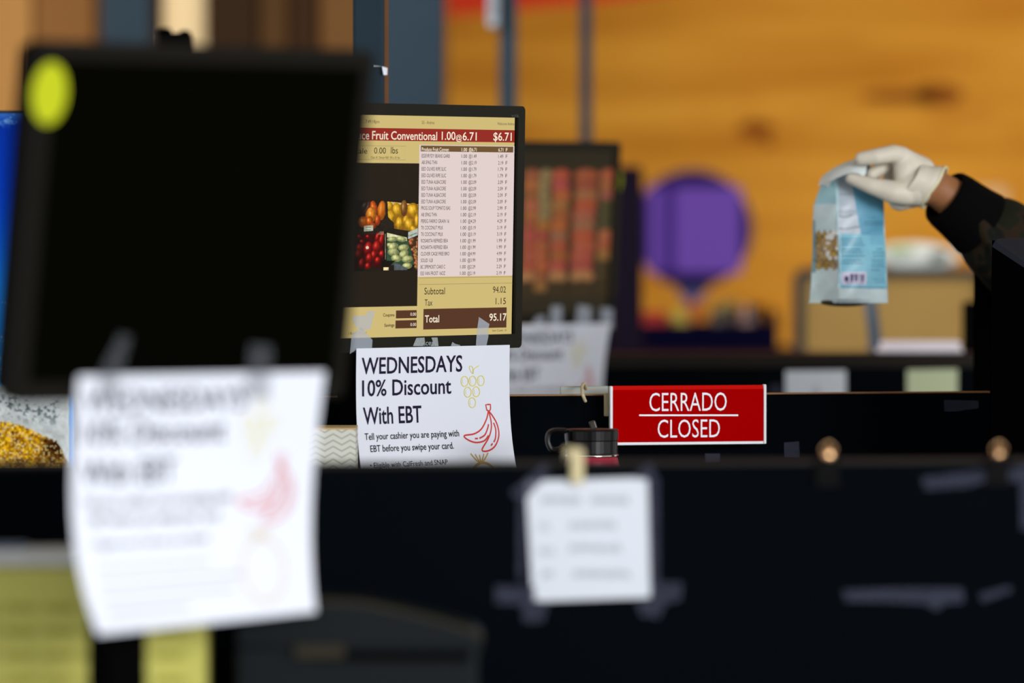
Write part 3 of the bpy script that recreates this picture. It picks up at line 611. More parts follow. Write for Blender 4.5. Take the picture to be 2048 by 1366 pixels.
MB(NP).span(pa[0], pb[0], -.011, -.0035, pb[1], pa[1], .002).build('front_jaw', WD, peg); MB(NP).span(pa[0], pb[0], .0215, .029, pb[1], pa[1], .002).build('rear_jaw', WD, peg)
MB(NP).tube([((pa[0] + pb[0]) / 2 - .004, -.004, pa[1] - .009), ((pa[0] + pb[0]) / 2 - .004, .022, pa[1] - .009)], .0018).tube([((pa[0] + pb[0]) / 2 + .002, -.004, pa[1] - .009), ((pa[0] + pb[0]) / 2 + .002, .022, pa[1] - .009)], .0018).build('spring', mat('spring_steel', (.5, .5, .5), .3, .5, metal=1), peg)
BR = mat('orange_glint_metal', (.9, .55, .28), .18, .6, metal=1.0)  # orange of the reflected wall put into the metal's colour
for cx, lab, r_ in ((1655, 'binder clip on top of nearest partition, left of the pair', .0048), (1995, 'binder clip on top of nearest partition, near the right frame edge', .0038)):
    bc = thing('binder_clip', P(cx, 980, 5.3), lab, 'clip', 'binder clips on the nearest partition')
    x_, _ = NP.hit(cx, 950, -.004); zt = 1.2287
    MB(NP).add([(x_ - .011, -.004, zt - .026), (x_ + .011, -.004, zt - .026), (x_ + .011, -.0055, zt + .0005), (x_ - .011, -.0055, zt + .0005), (x_ - .011, .024, zt - .026), (x_ + .011, .024, zt - .026), (x_ + .011, .0255, zt + .0005), (x_ - .011, .0255, zt + .0005)],
                [(0, 1, 2, 3), (5, 4, 7, 6), (3, 2, 6, 7)]).build('clip_body', mat('clip_black', (.001, .001, .001), .5, .05), bc)
    MB(NP).tube(smooth_path([(x_ - .004, -.006, zt + .001), (x_ - .006, -.008, zt + .010), (x_, -.009, zt + .016), (x_ + .006, -.008, zt + .010), (x_ + .004, -.006, zt + .001)]), .001, 8).build('wire_handle', BR, bc, smooth=True)
    MB(NP).ball((x_, -.010, zt + .004), (r_, .002, r_)).build('glint_bead', BR, bc, smooth=True)  # bead added to make the bright highlight on the clip

# ================================================================== things on the near counter
YC = mat('yellow_green_card', s2l(205, 200, 104), .7, .15, vary=.12, vscale=30)
yc = thing('yellow_carton', (P(200, 0, 4.92).x, 5.0, .95), 'yellow green printed carton behind the near flyer at lower left', 'carton')
x0, x1 = P(-160, 0, 5.15).x, P(412, 0, 5.15).x; z1 = P(0, 1138, 5.15).z
MB().span(x0, x1, 5.15, 5.225, .95, z1, .003).build('box_body', YC, yc)
pt = MB()
for r in range(7):
    for q in range(7):
        xx = x0 + .01 + .034 * q; zz = z1 - .035 - .022 * r; stroke(pt, [(xx + .0032 * i, zz + .002 * sin(i * 1.7 + r)) for i in range(9)], .006, lambda x, z: (x, 5.1488, z))
pt.build('printed_lines', mat('olive_print', s2l(176, 170, 78), .8, .1), yc)
wt = thing('white_tray', (P(60, 0, 4.95).x, 5.06, z1), 'white and grey tray lying on top of the yellow green carton', 'tray')
xa, xb = P(-150, 0, 5.15).x, P(250, 0, 5.15).x
MB().span(xa, xb, 5.155, 5.22, z1 + .001, z1 + .017, .002).build('tray_body', mat('grey_white_plastic', s2l(205, 205, 200), .5, .3, vary=.25, vscale=60), wt)
MB().span(P(-20, 0, 5.15).x, P(46, 0, 5.15).x, 5.157, 5.20, z1 + .0172, z1 + .021, .001).build('grey_lid', mat('bluish_grey', s2l(100, 120, 145), .5, .3), wt)
prn = thing('receipt_printer', (P(740, 0, 4.6).x, 5.1, .95), 'black receipt printer with curved lid at the bottom centre', 'printer')
Y0, Y1 = 5.13, 5.29; g = lambda x, y: P(x, y, 5.14)
prof = [(476, 1262), (490, 1235), (540, 1212), (620, 1206), (720, 1210), (800, 1226), (880, 1246), (945, 1266), (962, 1280)]
pts = [(g(x, y).x, Y0, g(x, y).z) for x, y in prof]
MB().prism(pts + [(pts[-1][0], Y0, pts[-1][2] - .012), (pts[0][0], Y0, pts[0][2] - .012)], (0, Y1 - Y0, 0)).build('curved_lid', DEVICE, prn)
xl, xr = g(474, 0).x, g(955, 0).x; zz = g(0, 1292).z
MB().span(xl, xr, Y0 - .004, Y1, .958, zz, .004).build('housing', DEVICE, prn)
MB().span(g(640, 0).x, g(940, 0).x, Y0 - .01, Y0 - .004, zz - .012, zz - .004).build('paper_slot_lip', BLACK, prn)
MB().tube(smooth_path([(p[0], Y0 + .004, p[2]) for p in pts[2:]], 4), .0035, 8).build('lid_highlight', mat('highlight_and_latch_grey', (.030, .025, .015), .5, .1), prn, smooth=True)  # lighter tube added as the brownish highlight along the lid's curved edge
MB().span(g(590, 0).x, g(690, 0).x, Y0 - .014, Y0 - .004, zz - .01, zz + .002, .001).build('latch', mat('highlight_and_latch_grey', (.022, .020, .014), .5, .3), prn)
for lx in (xl + .02, xr - .02): MB().span(lx - .008, lx + .008, Y0 + .01, Y0 + .03, .95, .958).build('rubber_foot', BLACK, prn)

# ================================================================== middle lane: drinks display, chevron carton, bottle, register
cd = 6.86
x0, x1 = P(-260, 0, cd).x, P(147.5, 0, cd).x; zt = P(0, 221, cd).z; zb = .95
ck = thing('drinks_display', ((x0 + x1) / 2, cd + .07, .95), 'tall display case with blue bubble and golden grain picture at left edge', 'display case')
MB().span(x0, x1, cd + .002, cd + .13, zb, zt, .002).build('case', mat('dark_case', (.02, .024, .03), .5, .3), ck)
def poster():
    px0, px1, py0, py1 = -256, 147, 226, 935; nx, ny = 440, 740
    X, Y = np.meshgrid(np.linspace(px0, px1, nx), np.linspace(py0, py1, ny)); I = np.zeros((ny, nx, 3))
    t = (Y - 226) / 545
    for k, (a, b, c, d) in enumerate(((2, 2, 10, 48), (44, 58, 112, 160), (150, 178, 218, 228))):
        I[..., k] = np.interp(t, [0, .3, .72, 1], [a, b, c, d])
    foam = sst(.52, .72, fbm(X / 14, Y / 7, 5)) * (1 - sst(232, 262, Y)); mixc(I, foam * .9, (150, 200, 235)); mixc(I, (1 - sst(226, 252, Y)) * .45, (120, 180, 230))
    glow = np.exp(-((Y - 600) / 90) ** 2) * np.exp(-((X - 10) / 60) ** 2); mixc(I, glow * .35, (60, 170, 235))
    r = np.random.RandomState(4)
    for k in range(620):
        yy = 600 + 175 * r.rand() ** .6; xx = -250 + r.rand() * 300; rad = .7 + 2.2 * r.rand() ** 2.5; jx = int((xx - px0) / (px1 - px0) * nx); jy = int((yy - py0) / (py1 - py0) * ny)
        sl = (slice(max(0, jy - 6), jy + 7), slice(max(0, jx - 6), jx + 7)); D = np.hypot(X[sl] - xx, Y[sl] - yy); m = (1 - sst(rad * .7, rad * 1.2, D)) * (.5 + .5 * r.rand()); I[sl] += (np.array((225, 235, 240)) - I[sl]) * m[..., None]
    sea = sst(771, 774, Y); n = fbm(X / 9, Y / 9, 11, 5); base = 205 + 35 * sst(840, 780, Y) * 0 + 60 * (n - .5)
    g_ = np.stack([base - 6, base, base - 2], -1); I += (g_ - I) * sea[..., None]
    crack = sst(.55, .66, fbm(X / 6, Y / 6 + 20, 21, 4)) * np.exp(-((Y - 815 - (X - 40) * .12) / 24) ** 2) * (X < 118); mixc(I, crack * .8 * sea, (70, 84, 88))
    edge = 843 + sst(0, 147, X) * 45 + 40 * sst(110, 140, X) * 1 + 8 * (fbm(X / 6, Y / 6, 31) - .5); gold = sst(-2, 2, Y - edge)
    # grains: jittered cells
    cs = 3.4; gx = np.floor(X / cs); gy = np.floor(Y / cs); h = np.abs(np.sin(gx * 127.1 + gy * 311.7) * 43758.5) % 1; h2 = np.abs(np.sin(gx * 269.5 + gy * 183.3) * 27345.1) % 1
    dd = np.hypot(X / cs - gx - .3 - .4 * h, Y / cs - gy - .3 - .4 * h2); br = .35 + .65 * h2; col = np.stack([260 * br + 30, 212 * br + 20 * h, 20 + 90 * (h > .8)], -1)
    red = sst(.56, .74, fbm(X / 13, Y / 11, 41)) * .6; dk = np.exp(-(((X - 112) / 26) ** 2 + ((Y - 893) / 22) ** 2)); col = col * (1 - np.clip(red + dk * 1.1, 0, .92))[..., None] + np.array((105, 30, 6)) * (np.clip(red + dk * .6, 0, .7) * .6)[..., None]
    spark = (h > .8) & (dd < .36); col[spark] = (250, 232, 150); I += (col - I) * gold[..., None]
    low = sst(905, 935, Y); mixc(I, low * .6 * gold, (70, 60, 50)); wet = sst(128, 140, X) * sea * (1 - sst(137, 138.5, X)); mixc(I, wet * .6, (215, 218, 205))
    mixc(I, sst(136.5, 138, X + 2 * (n - .5)) * sst(700, 770, Y), (48, 138, 215))
    return lin(I), nx, ny
A, nx, ny = poster(); a0 = P(-256, 226, cd); a1 = P(147, 935, cd)
MB().grid(lambda i, j: (a0.x + (a1.x - a0.x) * i, cd, a0.z + (a1.z - a0.z) * j), nx - 1, ny - 1, A).build('printed_picture', vmat('poster_print', rough=.6, spec=.04), ck)
MB().span(x0, x1, cd - .004, cd + .002, P(0, 226, cd).z, zt, .001).build('top_trim', mat('dark_trim', (.02, .022, .02), .4, .4), ck)

chx0, chx1, cy_ = P(520, 0, 7.0).x, P(712, 0, 7.0).x, 6.98
m = bpy.data.materials.new('chevron_print'); m.use_nodes = True; nt = m.node_tree; N = nt.nodes.new; L = nt.links.new; b = nt.nodes['Principled BSDF']; b.inputs['Roughness'].default_value = .6
tc = N('ShaderNodeTexCoord'); sx = N('ShaderNodeSeparateXYZ'); L(tc.outputs['Object'], sx.inputs[0])
def mth(op, a, bb=None):
    n = N('ShaderNodeMath'); n.operation = op
    for i, q in enumerate((a, bb)):
        if q is None: continue
        if isinstance(q, (int, float)): n.inputs[i].default_value = q
        else: L(q, n.inputs[i])
    return n.outputs[0]
zig = mth('PINGPONG', mth('MULTIPLY', sx.outputs[0], 1.0), .0105); v = mth('ADD', sx.outputs[2], mth('MULTIPLY', zig, -.55)); s_ = mth('SINE', mth('MULTIPLY', v, 820))
rp = N('ShaderNodeValToRGB'); L(mth('MULTIPLY_ADD', s_, .5), rp.inputs[0]); s_.node.id_data.nodes[-1]
rp.color_ramp.elements[0].color = (*s2l(168, 172, 160), 1); rp.color_ramp.elements[0].position = .0; rp.color_ramp.elements[1].color = (*s2l(218, 218, 204), 1); rp.color_ramp.elements[1].position = .35; L(rp.outputs[0], b.inputs['Base Color'])
zt = P(0, 856, 7.0).z
cb = thing('chevron_carton', ((chx0 + chx1) / 2, cy_ + .05, .95), 'white carton with grey chevron pattern between two flyers', 'carton')
MB().span(chx0, chx1, cy_, cy_ + .10, .95, zt - .0015).build('carton_body', m, cb); MB().span(chx0, chx1, cy_, cy_ + .10, zt - .0015, zt + .0006).build('top_edge', mat('tan_card', s2l(205, 175, 120), .7, .2), cb)

# water bottle
bt = thing('water_bottle', (P(1183, 0, 7.02).x, 7.05, .95), 'pink red water bottle with black loop lid below the closed sign', 'bottle')
bc = (P(1183, 0, 7.05).x, 7.05, 0); Z = lambda y: P(0, y, 7.05).z; k_ = 7.05 / F
MB().lathe(bc, [(.034, .95), (.036, .955), (.0365, Z(960)), (.0355, Z(935)), (.0335, Z(922)), (.032, Z(914))], 40).build('flask', mat('pink_enamel', s2l(190, 40, 70), .35, .5), bt, smooth=True)
MB().lathe(bc, [(.0320, Z(914)), (.0334, Z(913)), (.0334, Z(909.5)), (.0320, Z(908))], 40).build('steel_ring', mat('chrome', (.7, .65, .58), .15, .6, metal=1), bt, smooth=True)
LID = mat('glossy_black_lid', (.004, .003, .0025), .3, .3)
MB().lathe(bc, [(.0315, Z(908)), (.0325, Z(906)), (.0325, Z(882)), (.033, Z(880)), (.0335, Z(862)), (.0325, Z(858)), (.012, Z(857))], 40).build('lid', LID, bt, smooth=False)
lp = [P(1130, 862, 7.03), P(1110, 862, 7.03), P(1098, 868, 7.03), P(1096, 884, 7.03), P(1103, 899, 7.03), P(1114, 901, 7.03), P(1128, 895, 7.03)]
fo = MB(); path = smooth_path(lp, 5)
for i in range(len(path) - 1):
    a_, b2 = Vector(path[i]), Vector(path[i + 1]); fo.capsule(a_, b2, .0034, .0034, 8, 2); fo.capsule(a_ + Vector((0, .02, 0)), b2 + Vector((0, .02, 0)), .0034, .0034, 8, 2)
    d_ = (b2 - a_).normalized(); nrm = Vector((-d_.z, 0, d_.x)) * .0024; fo.add([a_ - nrm, b2 - nrm, b2 + nrm, a_ + nrm] + [q + Vector((0, .02, 0)) for q in (a_ - nrm, b2 - nrm, b2 + nrm, a_ + nrm)], [(0, 1, 5, 4), (3, 2, 6, 7)])
fo.build('carry_loop', LID, bt, smooth=False)
sp0 = P(1186, 857, 7.05); MB().box((sp0.x, 7.05, sp0.z + .004), (.008, .006, .011), .0015, R=Matrix.Rotation(RAD(-18), 3, 'Y')).build('spout_tab', mat('brown_tab', (.03, .022, .014), .3, .5), bt)

# black register device at the right edge, with sloping face toned lighter where light falls on it
rg = thing('register_terminal', (P(2120, 0, 7.1).x, 7.15, .95), 'black register terminal with slanted slate top at the right edge', 'till')
rx0, rx1 = P(1984, 0, 7.1).x, P(2300, 0, 7.1).x; zz0 = P(0, 490, 7.1).z
MB().add([P(1984, 492, 7.1), P(2300, 700, 7.1), (P(2300, 700, 7.1).x, P(2300, 0, 7.1).y, .96), (rx0, P(1984, 0, 7.1).y, .96),
          P(1984, 480, 7.16), P(2300, 470, 7.4), (rx1, 7.4, .96), (rx0, 7.16, .96)], [(0, 1, 2, 3), (5, 4, 7, 6), (0, 3, 7, 4), (1, 5, 6, 2), (3, 2, 6, 7)]).build('housing', mat('dead_black', (.0008, .0008, .0009), .6, .0), rg)
MB().add([P(1984, 493, 7.098), P(1990, 482, 7.11), P(1999, 477, 7.13), P(2300, 467, 7.39), P(2300, 702, 7.098)], [(0, 1, 2, 3, 4)]).prism([P(1984, 480, 7.161), P(1999, 477, 7.165), P(2300, 468, 7.40), P(2300, 474, 7.40)], (0, 0, -.001)).build('slanted_face', mat('lit_slate_face', (.014, .016, .023), .5, .04), rg)  # slate tone stands in for light on the sloping face
MB().span(rx0 + .01, rx1, 7.13, 7.38, .95, .96).build('foot_pad', BLACK, rg)
tag(MB().span(P(1952, 0, 8.1).x, P(2030, 0, 8.1).x, 8.1, 8.15, 0, P(0, 512, 8.1).z, .004).build('black_pillar', mat('dead_black', (.0008, .0008, .0009), .6, .0)), 'flat black upright behind the raised sleeve and above middle partition', 'pillar')

# ================================================================== far lane papers
fp = lambda x, y: FP.hit(x, y, -.001)
def sheet(name, pts, m, label, cat='paper'):
    L = [fp(*p) for p in pts]; return tag(MB(FP).prism([(x, -.001, z) for x, z in L], (0, .0005, 0)).build(name, m), label, cat)
wsx = sheet('notice_sheet', ((1571, 742), (1692, 741), (1692, 830), (1571, 830)), mat('notice_white', s2l(205, 212, 218), .8, .1), 'white notice sheet on the far partition, just above closed sign level')
L = [fp(*p) for p in ((1622, 782), (1628, 772), (1636, 768), (1642, 782), (1642, 800), (1622, 800))]; MB(FP).prism([(x, -.0018, z) for x, z in L], (0, .0005, 0)).build('printed_mark', INKG, wsx)
sheet('green_sheet', ((1814, 740), (1915, 738), (1915, 830), (1814, 830)), mat('pale_green_paper', s2l(186, 196, 160), .8, .1), 'pale green sheet on the far partition under the white box')
L_ = ((1541, 768), (1562, 768), (1562, 800), (1541, 800)); tape_on(FP, L_, -.001, 'small dull tape scrap left of the white notice sheet')

# things behind the far partition
def dbox(name, px0, px1, py0, d, dep, z0, m, label, cat, bev=.006):
    return tag(MB().span(P(px0, 0, d).x, P(px1, 0, d).x, P(0, 0, d).y, P(0, 0, d).y + dep, z0, P(0, py0, d).z, bev).build(name, m), label, cat)
# tan framed board
bd = 12.75; Y_ = P(0, 0, bd).y; bx0, bx1 = P(1588, 0, bd).x, P(1975, 0, bd).x; bz1 = P(0, 536, bd).z
bo = thing('framed_board', ((bx0 + bx1) / 2, Y_, ZB), 'tan screen in a rounded black frame on the dark table', 'screen')
MB(Frame((0, Y_, 0))).ring(rrect(bx0, bx1, ZB, bz1, .03), rrect(bx0 + .024, bx1 - .02, ZB + .022, bz1 - .02, .006), 0, .04).build('frame', mat('frame_black', (.008, .009, .010), .5, .3), bo)
MB().span(bx0 + .015, bx1 - .015, Y_ + .012, Y_ + .03, ZB + .014, bz1 - .014).build('tan_face', mat('tan_cloth', s2l(146, 118, 66), .8, .1, vary=.12, vscale=8), bo)
# white crumpled bag on the frame
def crump(name, px0, px1, py0, py1, d, dep, m, label, cat, seed=1):
    a = P(px0, py1, d); b = P(px1, py0, d); r = random.Random(seed); mb = MB(); n = 10; ph = [r.random() * 6 for _ in range(8)]
    def f(i, j): 
        th = 2 * pi * i; prof = sin(pi * min(1, max(.0, j))) ** .35 if 0 < j < 1 else 0.02
        sx_ = 1 + .1 * sin(3 * th + ph[0] + 4 * j); return Vector(((a.x + b.x) / 2 + (b.x - a.x) / 2 * cos(th) * prof * sx_, a.y + dep / 2 + dep / 2 * sin(th) * prof, a.z + (b.z - a.z) * j * (1 + .06 * sin(5 * th + ph[1]))))
    return mb.grid(f, 36, 16), a
g_, _ = crump('x', 1748, 1912, 488, 540, 12.76, .035, None, '', '')
wb = g_.build('paper_bundle', mat('soft_white', s2l(200, 205, 200), .7, .2), smooth=True); tag(wb, 'white crumpled bundle lying on top of the tan screen frame', 'bundle')
MB().ball(P(1800, 500, 12.74), (.035, .01, .008)).build('green_print', mat('soft_green', s2l(165, 190, 130), .7, .2), wb, smooth=True); MB().ball(P(1878, 512, 12.74), (.02, .01, .012)).build('dark_print', mat('soft_dark', s2l(80, 90, 80), .7, .2), wb, smooth=True)
st = thing('stand_arm', (P(1755, 0, 10.5).x, 10.5, 0), 'slim slanting blue grey pole in front of the tan screen', 'pole')
MB().tube([P(1735, 560, 10.5), P(1748, 660, 10.5), P(1754, 740, 10.5), (P(1754, 0, 10.5).x, 10.5, .02)], .0125, 14).build('pole', mat('pole_slate', s2l(52, 68, 82), .5, .4), st, smooth=True)
MB().lathe((P(1754, 0, 10.5).x, 10.5, 0), [(.12, 0), (.12, .012), (.02, .02)], 24).build('base', BLACK, st)
Yw = 10.2
wbx = thing('white_box', (P(1840, 0, Yw).x, Yw, 1.235), 'low white paper stack on top of the far partition', 'paper stack')
for i, (pa_, pb_) in enumerate(((1757, 1923), (1762, 1918))): pass
FY = FP.o.y
MB().span(P(1757, 0, 9.9).x, P(1924, 0, 9.9).x, FY + .02, FY + .12, 1.236, P(0, 698, 9.9).z, .002).build('lower_stack', mat('stack_white', s2l(215, 210, 216), .8, .1), wbx)
MB().span(P(1765, 0, 9.9).x, P(1920, 0, 9.9).x, FY + .03, FY + .11, P(0, 698, 9.9).z, P(0, 683, 9.9).z, .002).build('upper_stack', mat('stack_white', s2l(215, 210, 216), .8, .1), wbx)
dt = thing('card_terminal', (P(1943, 0, 10.4).x, 10.4, 0), 'small dark device on a post at the right end of the tan screen', 'terminal')
MB().span(P(1925, 0, 10.4).x, P(1975, 0, 10.4).x, 10.38, 10.42, P(0, 740, 10.4).z, P(0, 603, 10.4).z, .006).build('device_body', BLACK, dt)
MB().span(P(1940, 0, 10.4).x, P(1960, 0, 10.4).x, 10.39, 10.41, .0, P(0, 740, 10.4).z).build('post', BLACK, dt)
cn = P(1975, 405, 16.95); tag(MB().span(cn.x - .07, cn.x + .06, 16.97, 16.999, cn.z - .05, cn.z + .045, .01).build('wall_notice', mat('cream_notice', s2l(225, 190, 140), .7, .2)), 'pale blurred notice on the orange wall above the sleeve', 'notice')
# purple round sign on a red stem
pd = 15.2; pc = P(1385, 458, pd); kk = pd / F; py_ = pc.y
pu = thing('round_purple_sign', (pc.x, py_, 0), 'round purple sign with lighter square panel on a red stem', 'sign')
PD = mat('deep_purple', s2l(34, 20, 76), .7, .02); PLt = mat('bright_purple', s2l(96, 66, 150), .7, .02); PM = mat('mid_purple', s2l(60, 36, 112), .7, .02)
R_ = 118 * kk
disc = [(pc.x + R_ * cos(2 * pi * k / 60) * 1.02, py_, pc.z + R_ * sin(2 * pi * k / 60)) for k in range(60)]
MB().prism(disc, (0, .04, 0)).build('disc', PD, pu)
MB().prism([(pc.x - .065, py_, pc.z - R_ * .85), (pc.x + .065, py_, pc.z - R_ * .85), (pc.x + .008, py_, pc.z - R_ * 1.27), (pc.x - .008, py_, pc.z - R_ * 1.27)], (0, .038, 0)).build('pointed_tail', mat('blue_purple', s2l(44, 44, 100), .5, .3), pu)
q = lambda x, y: P(x, y, pd)
def pan(nm, x0, x1, y0, y1, m_, dy=.006): MB().span(q(x0, 0).x, q(x1, 0).x, py_ - dy, py_, q(0, y1).z, q(0, y0).z, .002).build(nm, m_, pu)
pan('square_panel', 1298, 1324, 374, 545, PLt); pan('square_panel', 1324, 1350, 374, 545, PM); pan('square_panel', 1350, 1482, 374, 546, PLt)
MB().tube([(pc.x, py_ + .02, ZB), (pc.x, py_ + .02, pc.z - R_ * 1.2)], .012).build('stem', mat('red_stem', s2l(150, 40, 12), .5, .3), pu)
ZF = P(0, 0, pd)
MB().tube([(pc.x, py_ + .02, 0), (pc.x, py_ + .02, ZB)], .012).lathe((pc.x, py_ + .02, 0), [(.12, 0), (.12, .02), (.02, .03)], 20).build('floor_post', BLACK, pu)
# navy bin with goods
ny0, ny1 = P(0, 0, 14.0).y, P(0, 0, 14.0).y + .35; NV = mat('navy_plastic', (.0006, .0002, .010), .6, .03)
nb = thing('navy_bin', (P(1390, 0, 14).x, 14.1, ZB), 'shallow navy blue bin holding goods on the dark table', 'bin')
nx0, nx1 = P(1170, 0, 14).x, P(1558, 0, 14).x; nzt = P(0, 648, 14).z; e = .012
MB().span(nx0, nx1, ny0, ny0 + e, ZB, nzt).build('front_wall', NV, nb); MB().span(nx0, nx1, ny1 - e, ny1, ZB, nzt).build('back_wall', NV, nb)
MB().span(nx0, nx0 + e, ny0 + e, ny1 - e, ZB, nzt).build('side_wall', NV, nb)
MB().prism([(nx1 - e, ny0 + e, ZB), (nx1 - e, ny1 - e, ZB), (nx1 - e, ny1 - e, nzt + .03), (nx1 - e, ny0 + e, nzt + .03)], (e, 0, 0)).build('side_wall', NV, nb)
MB().span(nx0 + e, nx1 - e, ny0 + e, ny1 - e, ZB, ZB + .008).build('bottom', NV, nb)
zin = ZB + .009; G = 'goods standing in the navy bin'
def good(name, px, py, d, label, cat, parts):
    c = P(px, py, d); t = thing(name, (c.x, c.y, zin), label, cat, G)
    for nm, mb, m_ in parts(c): mb.build(nm, m_, t, smooth=True)
good('pear', 1358, 612, 14.2, 'yellow green pear in the navy bin, left of the dark jars', 'fruit', lambda c: [('fruit_body', MB().lathe((c.x, c.y, 0), [(.008, zin), (.028, zin + .01), (.036, zin + .035), (.028, zin + .065), (.016, c.z - .012), (.006, c.z)], 24), mat('pear_green', s2l(160, 145, 60), .5, .3)), ('stem', MB().tube([(c.x, c.y, c.z - .002), (c.x + .004, c.y, c.z + .014)], .002), BLACK)])
for i, (px, py, lab, m_) in enumerate(((1437, 606, 'dark jar with olive lid in the navy bin, left jar', mat('dark_olive', s2l(52, 44, 26), .4, .4)), (1462, 600, 'dark jar in the navy bin, between the other two jars', mat('dark_brown_jar', s2l(60, 46, 34), .4, .4)), (1512, 610, 'black jar in the navy bin, at its right end', BLACK))):
    good('jar', px, py, 14.15 + .03 * i, lab, 'jar', lambda c, m_=m_, i=i: [('jar_body', MB().lathe((c.x, c.y, 0), [(.02, zin), (.024, zin + .005), (.024, c.z - .035), (.018, c.z - .02)], 20), m_), ('lid', MB().lathe((c.x, c.y, 0), [(.019, c.z - .02), (.02, c.z - .018), (.02, c.z - .002), (.016, c.z)], 20), mat('olive_lid', s2l(120, 105, 50), .5, .4) if i < 2 else BLACK)])
good('small_bottle', 1494, 612, 14.12, 'small pinkish grey bottle among the dark jars', 'bottle', lambda c: [('bottle_body', MB().lathe((c.x, c.y, 0), [(.02, zin), (.023, zin + .005), (.023, c.z - .035), (.009, c.z - .02), (.009, c.z - .012)], 20), mat('pink_grey', s2l(120, 96, 92), .4, .4)), ('cap', MB().lathe((c.x, c.y, 0), [(.011, c.z - .014), (.011, c.z)], 16), mat('grey_cap', s2l(130, 120, 120), .5, .4))])
rb = P(1262, 618, 14.1); tag(MB().span(P(1180, 0, 14.1).x, P(1335, 0, 14.1).x, 14.1, 14.2, zin, P(0, 624, 14.1).z, .01).build('red_packet', mat('dark_red_pack', s2l(140, 22, 6), .5, .3)), 'long dark red packet at the left end of the navy bin', 'packet', G)
# dark cabinet edge behind the far monitor
tw_ = thing('black_monitor_back', (P(1258, 0, 12.7).x, 12.8, ZB), 'tall narrow dark cabinet right beside the produce picture monitor', 'cabinet')
MB().span(P(1222, 0, 12.7).x, P(1286, 0, 12.7).x, 12.72, 12.86, ZB, P(0, 332, 12.7).z, .012, 3).build('shell', mat('aubergine_black', (.007, .002, .008), .5, .05), tw_)
MB().span(P(1228, 0, 12.7).x, P(1280, 0, 12.7).x, 12.712, 12.72, ZB + .03, P(0, 350, 12.7).z, .002).build('front_panel', mat('aubergine_dark', (.004, .002, .008), .5, .05), tw_)

